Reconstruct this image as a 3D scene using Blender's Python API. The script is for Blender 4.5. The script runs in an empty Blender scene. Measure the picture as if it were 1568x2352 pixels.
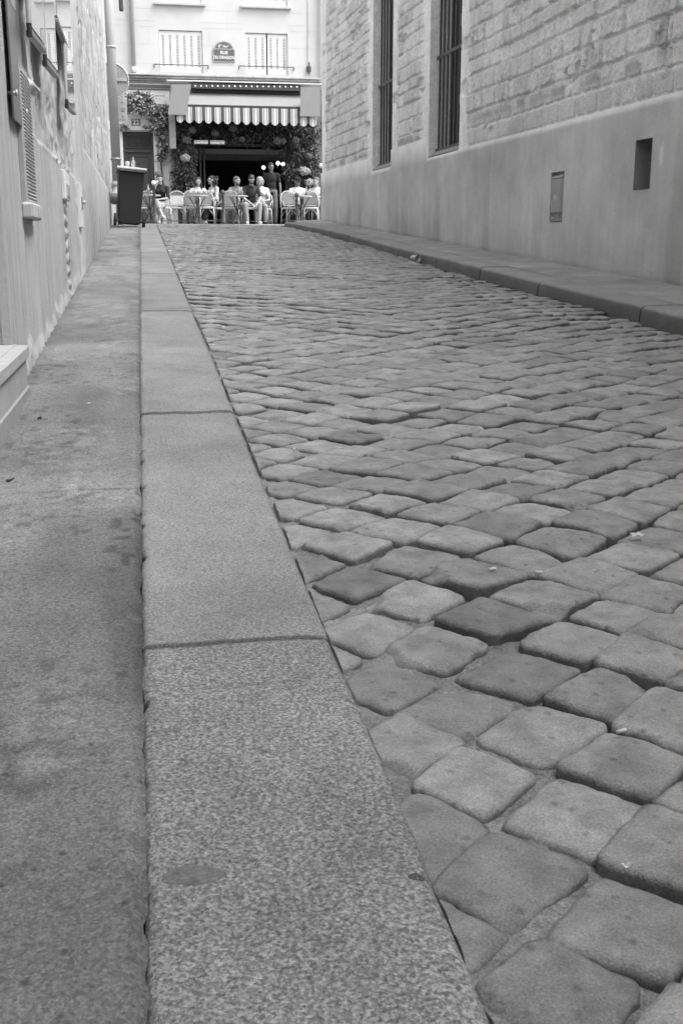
import bpy, math, random
import numpy as np
from mathutils import Vector, Matrix
random.seed(7); RNG = np.random.default_rng(7)
R = math.radians
sc = bpy.context.scene
COL = sc.collection

# ---------------------------------------------------------------- camera, world, sun, exposure
FPX, TH, YAW = 2520.0, R(13.7363), R(10.0979)
cam_d = bpy.data.cameras.new('camera'); cam = bpy.data.objects.new('camera', cam_d); COL.objects.link(cam)
cam.location = (0, 0, 0); cam.rotation_euler = (R(90) - TH, 0, -YAW)
cam_d.sensor_fit = 'HORIZONTAL'; cam_d.sensor_width = 24.0; cam_d.lens = FPX / 1568 * 24
cam_d.clip_start = 0.05; cam_d.clip_end = 800
sc.camera = cam
sc.render.resolution_x = 682; sc.render.resolution_y = 1024
SUNV = Vector((0.55, -0.30, 0.95)).normalized()
world = bpy.data.worlds.new('World'); sc.world = world; world.use_nodes = True
wn = world.node_tree.nodes; wl = world.node_tree.links
sky = wn.new('ShaderNodeTexSky'); sky.sky_type = 'NISHITA'; sky.sun_disc = False
sky.sun_elevation = math.asin(SUNV.z); sky.sun_rotation = math.atan2(SUNV.x, SUNV.y)
sky.air_density = 1.0; sky.dust_density = 4.0; sky.ozone_density = 1.0
bw = wn.new('ShaderNodeRGBToBW')
wl.new(sky.outputs[0], bw.inputs[0]); wl.new(bw.outputs[0], wn['Background'].inputs['Color'])
wn['Background'].inputs['Strength'].default_value = 0.15
sun_d = bpy.data.lights.new('sun', 'SUN'); sun_d.energy = .5; sun_d.angle = R(28)
sun = bpy.data.objects.new('sun', sun_d); COL.objects.link(sun)
sun.rotation_euler = SUNV.to_track_quat('Z', 'Y').to_euler(); sun.location = (5, -5, 20)
vs = sc.view_settings; vs.view_transform = 'Standard'; vs.look = 'None'; vs.gamma = 1; vs.exposure = 2.05
sc.cycles.max_bounces = 8; sc.cycles.diffuse_bounces = 5

# ---------------------------------------------------------------- measuring helpers (photo survey -> world metres)
def ray(px, py):
    a = px - 784; b = FPX * math.cos(TH) + (1176 - py) * math.sin(TH); c = -FPX * math.sin(TH) + (1176 - py) * math.cos(TH)
    cy, sy = math.cos(YAW), math.sin(YAW)
    return np.array([a * cy + b * sy, -a * sy + b * cy, c])
def atX(px, py, X): r = ray(px, py); return r * X / r[0]
def atY(px, py, Y): r = ray(px, py); return r * Y / r[1]
def onW(px, py, off=0.0): r = ray(px, py); return r * (4.27 + off) / (r[0] + .0377 * r[1])
H0, SL = .78, .0545
def ong(px, py, c=0.0): r = ray(px, py); k = -(H0 - c) / (r[2] - SL * r[1]); return r * k
def gz(y, c=0.0): return -H0 + SL * y + c
FLOOR = .520

# ---------------------------------------------------------------- noise
_G = RNG.random((256, 256))
def vn(x, y):
    x = np.asarray(x, float); y = np.asarray(y, float)
    xi = np.floor(x).astype(int); yi = np.floor(y).astype(int); fx = x - xi; fy = y - yi
    fx = fx * fx * (3 - 2 * fx); fy = fy * fy * (3 - 2 * fy)
    a = _G[xi % 256, yi % 256]; b = _G[(xi + 1) % 256, yi % 256]; c = _G[xi % 256, (yi + 1) % 256]; d = _G[(xi + 1) % 256, (yi + 1) % 256]
    return (a * (1 - fx) + b * fx) * (1 - fy) + (c * (1 - fx) + d * fx) * fy
def fbm(x, y, o=4):
    s = 0; a = .5
    for k in range(o):
        s = s + a * (vn(x * 2 ** k + 17.3 * k, y * 2 ** k + 5.1 * k) - .5); a *= .55
    return s
def sst(a, b, x):
    t = np.clip((x - a) / (b - a), 0, 1); return t * t * (3 - 2 * t)

# ---------------------------------------------------------------- materials (all neutral grey: a black and white photograph)
def g4(v): return (v, v, v, 1)
def new_mat(name):
    m = bpy.data.materials.new(name); m.use_nodes = True
    return m, m.node_tree.nodes, m.node_tree.links, m.node_tree.nodes['Principled BSDF']
def mat(name, base, var=.15, scale=6., rough=.8, metal=0., bump=0., bscale=60., stretch=(1, 1, 1), speck=None, attr=False, big=0., emit=0., spec=.5, streak=0., pits=0., pscale=40., trans=0., crystal=None):
    m, N, L, P = new_mat(name)
    tc = N.new('ShaderNodeTexCoord'); mp = N.new('ShaderNodeMapping'); mp.inputs['Scale'].default_value = stretch
    L.new(tc.outputs['Object'], mp.inputs[0])
    P.inputs['Roughness'].default_value = rough; P.inputs['Metallic'].default_value = metal
    P.inputs['Specular IOR Level'].default_value = spec
    if trans: P.inputs['Transmission Weight'].default_value = trans
    cur = None
    def mul(a, b):
        n = N.new('ShaderNodeMath'); n.operation = 'MULTIPLY'
        for i, v in ((0, a), (1, b)):
            if isinstance(v, (int, float)): n.inputs[i].default_value = v
            else: L.new(v, n.inputs[i])
        return n.outputs[0]
    def noise(sc_, det=4, ro=.6, vec=None):
        n = N.new('ShaderNodeTexNoise'); n.inputs['Scale'].default_value = sc_; n.inputs['Detail'].default_value = det; n.inputs['Roughness'].default_value = ro
        L.new(vec or mp.outputs[0], n.inputs['Vector']); return n.outputs['Fac']
    def rng(f, a, b, c, d):
        n = N.new('ShaderNodeMapRange'); L.new(f, n.inputs[0])
        for i, v in zip((1, 2, 3, 4), (a, b, c, d)): n.inputs[i].default_value = v
        return n.outputs[0]
    v = rng(noise(scale), .3, .7, 1 - var, 1 + var)
    v = mul(v, base)
    if big: v = mul(v, rng(noise(.7, 3), .35, .65, 1 - big, 1 + big))
    if streak:
        m2 = N.new('ShaderNodeMapping'); m2.inputs['Scale'].default_value = (14, 14, .7); L.new(tc.outputs['Object'], m2.inputs[0])
        v = mul(v, rng(noise(1., 5, .6, m2.outputs[0]), .35, .65, 1 - streak, 1 + streak))
    if speck:
        s_, amt, lo, hi = speck
        v = mul(v, rng(noise(s_, 3, .65), lo, hi, 1 - amt, 1 + amt))
    if pits:
        w = N.new('ShaderNodeTexVoronoi'); w.inputs['Scale'].default_value = pscale; L.new(mp.outputs[0], w.inputs['Vector'])
        v = mul(v, rng(w.outputs['Distance'], .05, .22, 1 - pits, 1))
    if crystal:
        w = N.new('ShaderNodeTexVoronoi'); w.inputs['Scale'].default_value = crystal[0]; L.new(mp.outputs[0], w.inputs['Vector'])
        sp_ = N.new('ShaderNodeSeparateColor'); L.new(w.outputs['Color'], sp_.inputs[0]); v = mul(v, rng(sp_.outputs[0], 0, 1, 1 - crystal[1], 1 + crystal[1]))
    if attr:
        a = N.new('ShaderNodeAttribute'); a.attribute_name = 'tone'; v = mul(v, a.outputs['Fac'])
    L.new(v, P.inputs['Base Color'])
    if bump:
        b = N.new('ShaderNodeBump'); b.inputs['Strength'].default_value = bump; b.inputs['Distance'].default_value = .01
        L.new(noise(bscale, 6, .7), b.inputs['Height']); L.new(b.outputs[0], P.inputs['Normal'])
    if emit:
        P.inputs['Emission Color'].default_value = g4(1); P.inputs['Emission Strength'].default_value = emit
    return m
M = {}
M['asphalt'] = mat('asphalt', .218, .2, 3, .9, bump=.8, bscale=170, speck=(230, .3, .3, .7), big=.13, attr=True, pits=.5, pscale=30, crystal=(230, .3))
M['granite'] = mat('granite', .222, .12, 4, .85, bump=.45, bscale=180, speck=(200, .26, .36, .62), big=.09, attr=True, crystal=(340, .32))
M['granite_near'] = mat('granite_near', .215, .14, 5, .85, bump=.6, bscale=160, speck=(170, .42, .36, .62), big=.1, attr=True, crystal=(300, .42), pits=.25, pscale=22)
M['granite_face'] = mat('granite_face', .2, .2, 5, .85, bump=.5, bscale=90, speck=(120, .35, .36, .62), big=.1, attr=True)
M['cobble'] = mat('cobble', .212, .3, 19, .45, bump=.5, bscale=190, speck=(300, .28, .32, .68), attr=True, pits=.5, pscale=27, crystal=(420, .12))
M['mortar'] = mat('mortar', .17, .35, 18, .95, bump=1., bscale=110, speck=(150, .3, .32, .68), attr=True, crystal=(420, .22))
M['road_far'] = mat('road_far', .2, .2, 3, .9, bump=.4)
M['rubble'] = mat('rubble', .74, .12, 7, .9, bump=1., bscale=80, big=.06, attr=True, speck=(70, .24, .3, .7), pits=.4, pscale=40)
M['plinth'] = mat('plinth', .5, .10, 3.5, .85, bump=.4, bscale=150, big=.1, streak=.035, attr=True, speck=(45, .07, .3, .7))
M['plinth_edge'] = mat('plinth_edge', .72, .1, 10, .8, bump=.3)
M['plaster'] = mat('plaster', .41, .10, 5, .88, bump=.6, bscale=110, big=.08, streak=.14, attr=True)
M['old_stone'] = mat('old_stone', .42, .2, 9, .9, bump=.6, bscale=60, big=.12, streak=.12, attr=True)
M['facade'] = mat('facade', .455, .04, 2, .85, bump=.1, bscale=20, big=.03, attr=True)
M['white_paint'] = mat('white_paint', .66, .05, 6, .6, bump=.05)
M['offwhite'] = mat('offwhite', .62, .12, 8, .7, bump=.1)
M['trim'] = mat('trim', .3, .2, 4, .8, bump=.2, streak=.1)
M['grey_paint'] = mat('grey_paint', .3, .1, 6, .6, bump=.05)
M['door_paint'] = mat('door_paint', .05, .12, 5, .55, bump=.06)
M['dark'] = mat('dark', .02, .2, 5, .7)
M['black_metal'] = mat('black_metal', .03, .25, 20, .5, bump=.1, bscale=40)
M['iron'] = mat('iron', .055, .35, 25, .6, bump=.25, bscale=60)
M['steel'] = mat('steel', .5, .1, 30, .35, metal=.2)
M['steel_dark'] = mat('steel_dark', .27, .1, 10, .5, metal=.3)
M['plaque'] = mat('plaque', .1, .15, 4, .3)
M['zinc'] = mat('zinc', .37, .08, 3, .6, bump=.05, streak=.06)
M['fabric'] = mat('fabric', .2, .04, 5, .9, bump=.05, bscale=200)
M['fabric_dark'] = mat('fabric_dark', .07, .05, 5, .9)
M['fabric_light'] = mat('fabric_light', .5, .04, 5, .9)
M['board'] = mat('board', .05, .1, 5, .5)
M['bulb'] = mat('bulb', .6, .02, 5, .3, emit=.1)
M['lamp_on'] = mat('lamp_on', .9, 0, 5, .3, emit=4)
M['leaf'] = mat('leaf', .1, .5, 9, .55, attr=True)
M['leaf_dark'] = mat('leaf_dark', .045, .5, 9, .6, attr=True)
M['petal'] = mat('petal', .27, .2, 30, .8)
M['petal_dark'] = mat('petal_dark', .08, .25, 30, .8)
M['stem'] = mat('stem', .1, .3, 20, .8)
M['bin'] = mat('bin', .02, .1, 6, .5, bump=.1, bscale=200)
M['bin_lid'] = mat('bin_lid', .5, .12, 8, .5)
M['rubber'] = mat('rubber', .02, .2, 20, .8)
M['rattan'] = mat('rattan', .45, .15, 40, .6, bump=.1)
M['rattan_frame'] = mat('rattan_frame', .34, .2, 30, .5)
M['weave_dark'] = mat('weave_dark', .14, .3, 60, .6)
M['weave_ribs'] = mat('weave_ribs', .3, .2, 60, .6)
M['table_top'] = mat('table_top', .35, .1, 12, .4)
M['skin'] = mat('skin', .29, .05, 12, .55, spec=.35)
M['skin_tan'] = mat('skin_tan', .15, .06, 12, .55, spec=.35)
M['hair_dark'] = mat('hair_dark', .018, .4, 60, .6, bump=.5, bscale=120)
M['hair_mid'] = mat('hair_mid', .09, .4, 60, .6, bump=.5, bscale=120)
M['hair_fair'] = mat('hair_fair', .25, .3, 60, .6, bump=.5, bscale=120)
M['cloth_black'] = mat('cloth_black', .008, .2, 10, .9, bump=.3, bscale=25)
M['cloth_white'] = mat('cloth_white', .6, .08, 10, .85, bump=.3, bscale=25)
M['cloth_pale'] = mat('cloth_pale', .36, .1, 10, .85, bump=.3, bscale=25)
M['cloth_khaki'] = mat('cloth_khaki', .25, .15, 14, .9, bump=.5, bscale=20)
M['cloth_jeans'] = mat('cloth_jeans', .12, .3, 16, .9, bump=.6, bscale=20)
M['cloth_pattern'] = mat('cloth_pattern', .24, .55, 22, .9, bump=.3, bscale=20)
M['cloth_mid'] = mat('cloth_mid', .16, .12, 10, .85, bump=.3, bscale=25)
M['cloth_dark'] = mat('cloth_dark', .02, .3, 20, .9, bump=.3)
M['white'] = mat('white', .55, .05, 20, .7)
M['enamel'] = mat('enamel', .09, .08, 20, .35)
M['gum'] = mat('gum', .045, .2, 40, .7)
M['patch'] = mat('patch', .125, .3, 60, .85, bump=.4, bscale=150, speck=(200, .3, .3, .7))
M['foil'] = mat('foil', .5, .1, 60, .35, metal=.4)
def glass_mat(name, tint, alpha):
    m, N, L, P = new_mat(name)
    P.inputs['Base Color'].default_value = g4(tint); P.inputs['Roughness'].default_value = .03
    P.inputs['Transmission Weight'].default_value = alpha; P.inputs['IOR'].default_value = 1.45
    return m
M['glass'] = glass_mat('glass', .9, .9)
M['window_glass'] = glass_mat('window_glass', .3, 0)
M['window_glass'].node_tree.nodes['Principled BSDF'].inputs['Roughness'].default_value = .0
M['drink'] = glass_mat('drink', .05, .3)

# ---------------------------------------------------------------- mesh building
class MB:
    def __init__(s): s.v = []; s.f = []
    def add(s, vs, fs):
        o = len(s.v); s.v += [tuple(map(float, p)) for p in vs]; s.f += [tuple(i + o for i in f) for f in fs]; return s
    def quad(s, a, b, c, d): return s.add([a, b, c, d], [(0, 1, 2, 3)])
    def box(s, c, sz, rot=None, bev=0.0):
        hx, hy, hz = sz[0] / 2, sz[1] / 2, sz[2] / 2
        if bev > 0:
            b = min(bev, hx * .9, hy * .9, hz * .9); vs = []
            for sx in (-1, 1):
                for sy in (-1, 1):
                    for sz_ in (-1, 1):
                        vs += [(sx * hx, sy * (hy - b), sz_ * (hz - b)), (sx * (hx - b), sy * hy, sz_ * (hz - b)), (sx * (hx - b), sy * (hy - b), sz_ * hz)]
            I = lambda sx, sy, sz_, k: ((sx > 0) * 4 + (sy > 0) * 2 + (sz_ > 0)) * 3 + k
            fs = []
            for sgn in (-1, 1):
                fs.append([I(sgn, -1, -1, 0), I(sgn, 1, -1, 0), I(sgn, 1, 1, 0), I(sgn, -1, 1, 0)][::sgn])
                fs.append([I(-1, sgn, -1, 1), I(-1, sgn, 1, 1), I(1, sgn, 1, 1), I(1, sgn, -1, 1)][::sgn])
                fs.append([I(-1, -1, sgn, 2), I(1, -1, sgn, 2), I(1, 1, sgn, 2), I(-1, 1, sgn, 2)][::sgn])
            for a in (-1, 1):
                for b_ in (-1, 1):
                    fs.append([I(a, b_, -1, 0), I(a, b_, 1, 0), I(a, b_, 1, 1), I(a, b_, -1, 1)])
                    fs.append([I(a, -1, b_, 0), I(a, 1, b_, 0), I(a, 1, b_, 2), I(a, -1, b_, 2)])
                    fs.append([I(-1, a, b_, 1), I(1, a, b_, 1), I(1, a, b_, 2), I(-1, a, b_, 2)])
                    for c_ in (-1, 1): fs.append([I(a, b_, c_, 0), I(a, b_, c_, 1), I(a, b_, c_, 2)])
        else:
            vs = [(x, y, z) for x in (-hx, hx) for y in (-hy, hy) for z in (-hz, hz)]
            fs = [(0, 1, 3, 2), (4, 6, 7, 5), (0, 4, 5, 1), (2, 3, 7, 6), (0, 2, 6, 4), (1, 5, 7, 3)]
        if rot is not None: vs = [rot @ Vector(p) for p in vs]
        return s.add([(p[0] + c[0], p[1] + c[1], p[2] + c[2]) for p in vs], fs)
    def bb(s, x0, x1, y0, y1, z0, z1, bev=0.0):
        return s.box(((x0 + x1) / 2, (y0 + y1) / 2, (z0 + z1) / 2), (abs(x1 - x0), abs(y1 - y0), abs(z1 - z0)), bev=bev)
    def tube(s, pts, r, n=8, cap=True):
        pts = [Vector(p) for p in pts]; k = len(pts); rs = r if isinstance(r, (list, tuple)) else [r] * k
        vs = []; fs = []; prev = None
        for i, p in enumerate(pts):
            d = (pts[min(i + 1, k - 1)] - pts[max(i - 1, 0)]).normalized()
            if prev is None: a = d.orthogonal().normalized()
            else: a = (prev - d * prev.dot(d)); a = a.normalized() if a.length > 1e-6 else d.orthogonal().normalized()
            prev = a; b = d.cross(a)
            for j in range(n):
                t = 2 * math.pi * j / n; vs.append(p + (a * math.cos(t) + b * math.sin(t)) * rs[i])
        for i in range(k - 1):
            for j in range(n): fs.append((i * n + j, i * n + (j + 1) % n, (i + 1) * n + (j + 1) % n, (i + 1) * n + j))
        if cap: fs.append(tuple(range(n))[::-1]); fs.append(tuple((k - 1) * n + j for j in range(n)))
        return s.add(vs, fs)
    def lathe(s, c, prof, n=16):
        vs = []; fs = []; k = len(prof)
        for r, z in prof:
            for j in range(n):
                t = 2 * math.pi * j / n; vs.append((c[0] + r * math.cos(t), c[1] + r * math.sin(t), c[2] + z))
        for i in range(k - 1):
            for j in range(n): fs.append((i * n + j, i * n + (j + 1) % n, (i + 1) * n + (j + 1) % n, (i + 1) * n + j))
        fs.append(tuple(range(n))[::-1]); fs.append(tuple((k - 1) * n + j for j in range(n)))
        return s.add(vs, fs)
    def ell(s, c, r, n=14, m=10, rot=None):
        if not isinstance(r, (tuple, list)): r = (r, r, r)
        vs = [(0, 0, -r[2])]; fs = []
        for i in range(1, m):
            ph = -math.pi / 2 + math.pi * i / m
            for j in range(n):
                t = 2 * math.pi * j / n; vs.append((r[0] * math.cos(ph) * math.cos(t), r[1] * math.cos(ph) * math.sin(t), r[2] * math.sin(ph)))
        vs.append((0, 0, r[2])); T = len(vs) - 1
        for j in range(n): fs.append((0, 1 + (j + 1) % n, 1 + j)); fs.append((T, T - n + j, T - n + (j + 1) % n))
        for i in range(m - 2):
            for j in range(n): fs.append((1 + i * n + j, 1 + i * n + (j + 1) % n, 1 + (i + 1) * n + (j + 1) % n, 1 + (i + 1) * n + j))
        if rot is not None: vs = [rot @ Vector(p) for p in vs]
        return s.add([(p[0] + c[0], p[1] + c[1], p[2] + c[2]) for p in vs], fs)
    def cap(s, a, b, ra, rb, n=12):
        a = Vector(a); b = Vector(b)
        s.ell(a, ra, n, 8); s.ell(b, rb, n, 8); return s.tube([a, b], [ra, rb], n)
    def build(s, name, m, parent=None, smooth=False, mods=None):
        me = bpy.data.meshes.new(name); me.from_pydata(s.v, [], s.f); me.update()
        return finish(name, me, m, parent, smooth, mods)
def finish(name, me, m, parent=None, smooth=False, mods=None):
    if isinstance(m, str): m = M[m]
    me.materials.append(m)
    if smooth: me.polygons.foreach_set('use_smooth', [True] * len(me.polygons))
    o = bpy.data.objects.new(name, me); COL.objects.link(o)
    if parent: o.parent = parent
    if mods: mods(o)
    return o
def bake(o):
    dg = bpy.context.evaluated_depsgraph_get(); me = bpy.data.meshes.new_from_object(o.evaluated_get(dg)); me.name = o.name
    o.modifiers.clear(); o.data = me
    return o
def grid_mesh(name, P, m, tone=None, mask=None, smooth=True, parent=None, flip=False):
    """P: (nu, nv, 3) array of points"""
    nu, nv = P.shape[:2]; idx = np.arange(nu * nv).reshape(nu, nv)
    q = np.stack([idx[:-1, :-1], idx[1:, :-1], idx[1:, 1:], idx[:-1, 1:]], -1)
    q = q[mask] if mask is not None else q.reshape(-1, 4)
    if flip: q = q[:, ::-1]
    return raw_mesh(name, P.reshape(-1, 3), q, m, None if tone is None else tone.reshape(-1), smooth, parent)
def raw_mesh(name, V, Q, m, tone=None, smooth=True, parent=None):
    me = bpy.data.meshes.new(name); me.vertices.add(len(V)); me.vertices.foreach_set('co', np.ascontiguousarray(V, dtype=np.float32).ravel())
    k = Q.shape[1]; n = len(Q); me.loops.add(n * k); me.loops.foreach_set('vertex_index', np.ascontiguousarray(Q, dtype=np.int32).ravel())
    me.polygons.add(n); me.polygons.foreach_set('loop_start', np.arange(0, n * k, k, dtype=np.int32))
    me.update(calc_edges=True); me.validate()
    if tone is not None:
        a = me.attributes.new('tone', 'FLOAT', 'POINT'); a.data.foreach_set('value', np.ascontiguousarray(tone, dtype=np.float32))
    return finish(name, me, m, parent, smooth)
def tone1(o, v=1.0):
    a = o.data.attributes.new('tone', 'FLOAT', 'POINT'); a.data.foreach_set('value', [v] * len(o.data.vertices)); return o
def tone1v(o, v):
    o.data.attributes['tone'].data.foreach_set('value', [v] * len(o.data.vertices))
def slab(xs, zs, solid, y0, y1):
    """wall in the XZ plane with openings; solid[i][j] says whether cell is filled"""
    mb = MB(); nx, nz = len(xs) - 1, len(zs) - 1
    S = lambda i, j: 0 <= i < nx and 0 <= j < nz and solid(i, j)
    for i in range(nx):
        for j in range(nz):
            if not S(i, j): continue
            a, b, c, d = xs[i], xs[i + 1], zs[j], zs[j + 1]
            mb.quad((a, y0, c), (b, y0, c), (b, y0, d), (a, y0, d)); mb.quad((a, y1, c), (a, y1, d), (b, y1, d), (b, y1, c))
            if not S(i - 1, j): mb.quad((a, y0, c), (a, y0, d), (a, y1, d), (a, y1, c))
            if not S(i + 1, j): mb.quad((b, y0, c), (b, y1, c), (b, y1, d), (b, y0, d))
            if not S(i, j - 1): mb.quad((a, y0, c), (a, y1, c), (b, y1, c), (b, y0, c))
            if not S(i, j + 1): mb.quad((a, y0, d), (b, y0, d), (b, y1, d), (a, y1, d))
    return mb
def tag(o, label=None, cat=None, group=None, kind=None):
    if label: o['label'] = label
    if cat: o['category'] = cat
    if group: o['group'] = group
    if kind: o['kind'] = kind
    return o
def thing(name, label, cat, loc=(0, 0, 0), rz=0, group=None):
    o = bpy.data.objects.new(name, None); COL.objects.link(o); o.empty_display_size = .2
    o.location = loc; o.rotation_euler = (0, 0, rz)
    return tag(o, label, cat, group)
def dup(root, loc, rz, label, group=None):
    r = root.copy(); COL.objects.link(r); r.location = loc; r.rotation_euler = (0, 0, rz); r['label'] = label
    if group: r['group'] = group
    for ch in list(root.children):
        c = ch.copy(); COL.objects.link(c); c.parent = r
        for g in list(ch.children):
            d = g.copy(); COL.objects.link(d); d.parent = c
    return r
def text_mesh(txt, size, name, m, loc, rot, parent=None, ext=.002, bold=.0, sx=1.0, align='CENTER'):
    cu = bpy.data.curves.new(name, 'FONT'); cu.body = txt; cu.size = size; cu.extrude = ext; cu.offset = bold
    cu.align_x = align; cu.align_y = 'CENTER'
    t = bpy.data.objects.new(name, cu); COL.objects.link(t)
    dg = bpy.context.evaluated_depsgraph_get(); me = bpy.data.meshes.new_from_object(t.evaluated_get(dg))
    bpy.data.objects.remove(t); bpy.data.curves.remove(cu)
    o = finish(name, me, m, parent); o.location = loc; o.rotation_euler = rot; o.scale = (sx, 1, 1)
    return o

# ================================================================= GROUND
def terrain(y):  # long profile of the lane, crest at the junction
    y = np.asarray(y, float); return np.where(y < 20.6, gz(y), np.where(y < 30.4, .43, .43))
ys = np.array([-120, -60, -30, -10, 0, 10, 20.6, 21.6, 30, 60, 150]); xs = np.array([-150, -60, -20, -5, 0, 5, 20, 60, 150.])
Pg = np.zeros((len(xs), len(ys), 3)); Pg[..., 0] = xs[:, None]; Pg[..., 1] = ys[None]; Pg[..., 2] = np.where(ys < 21, gz(ys), .34)[None] - .16
tag(grid_mesh('ground', Pg, 'road_far', smooth=False), kind='structure')

# cobbled road -----------------------------------------------------
def rk(y):  # right kerb line
    return np.interp(y, [-3, 3, 6.4, 7.45, 9.5, 12.8, 16.2, 17.9, 20.1, 20.7], [3.4, 3.24, 3.125, 3.09, 3.04, 2.98, 2.97, 2.9, 2.74, 2.62])
def road_z(x, y):
    t = np.clip((x - .3) / 2.8, -.1, 1.1)
    z = gz(y) - .018 - .047 * t ** 2 + .02 * np.sin(np.pi * np.clip(t, 0, 1))
    z = z + .045 * (vn(x * .9 + 3, y * .55) - .5) * sst(2.5, 6, y) + .02 * (vn(x * 2.1, y * 1.5 + 9) - .5)
    return z - .25 * sst(20.3, 22.5, y) * 0
C0 = np.array([.401, 2.104]); CA = np.array([.131, .100]); CB = np.array([.109, -.109])
RES = {(0,1):(-.001,.033),(0,2):(.007,.014),(0,3):(.013,-.006),(0,4):(-.005,-.001),(0,0):(.012,.035),(1,0):(.023,.036),(1,1):(.019,.038),(1,2):(.016,.009),(1,3):(.013,-.008),(1,4):(-.029,.008),
(-1,1):(.005,-.008),(-1,2):(-.002,.002),(-1,3):(.006,-.011),(-1,4):(.013,-.005),(-1,5):(-.039,-.004),(-2,2):(.012,-.029),(-2,3):(-.006,-.024),(-2,4):(-.009,-.005),(-2,5):(-.03,-.012),
(-3,3):(.023,-.013),(-3,4):(-.019,-.02),(-3,5):(-.018,-.022),(-3,6):(-.035,-.005),(-4,4):(.018,-.035),(-4,5):(-.023,-.037),(-4,6):(-.024,-.047),(-5,6):(-.01,-.027),
(2,0):(.032,.05),(2,1):(.028,.016),(2,2):(.02,-.006),(2,3):(-.015,-.014),(3,1):(.023,.015),(3,2):(.026,-.011),(1,-1):(.014,.057),(2,-1):(.016,.048),(3,-1):(.016,.045),(4,-1):(.017,.036),
(2,-2):(.011,.038),(3,-2):(.013,.048),(4,-2):(.011,.038),(5,-2):(.013,.011),(3,-3):(.003,.034),(4,-3):(-.006,.022),(5,-3):(.003,.017),(6,-3):(.001,.011),(4,-4):(-.014,-.009),(5,-4):(-.001,.018),
(6,-4):(-.005,-.001),(7,-4):(.007,-.022),(5,-5):(-.001,-.007),(6,-5):(-.028,-.008),(7,-5):(-.004,-.03),(6,-6):(-.015,-.038),(7,-6):(-.019,-.029),(8,-6):(-.017,-.05),(7,-7):(-.017,-.05),(8,-7):(-.022,-.04),(9,-7):(-.017,-.05)}
RK = np.array(list(RES), float); RV = np.array(list(RES.values()))
def lat(i, j):
    ij = np.stack([i, j], -1).astype(float); d2 = ((ij[:, None] - RK[None]) ** 2).sum(-1)
    w = 1 / (d2 + .15) ** 2; r = (w[..., None] * RV[None]).sum(1) / w.sum(1)[:, None]
    wob = np.stack([vn(i * .7 + 3, j * .7) - .5, vn(i * .7 + 40, j * .7 + 9) - .5], -1) * .04 * sst(3, 8, np.sqrt(d2.min(1)))[:, None]
    return C0 + ij[:, :1] * CA + ij[:, 1:] * CB + r + wob
LINE = lambda y: .335  # cobbles touching the kerb get buried in mortar
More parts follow.
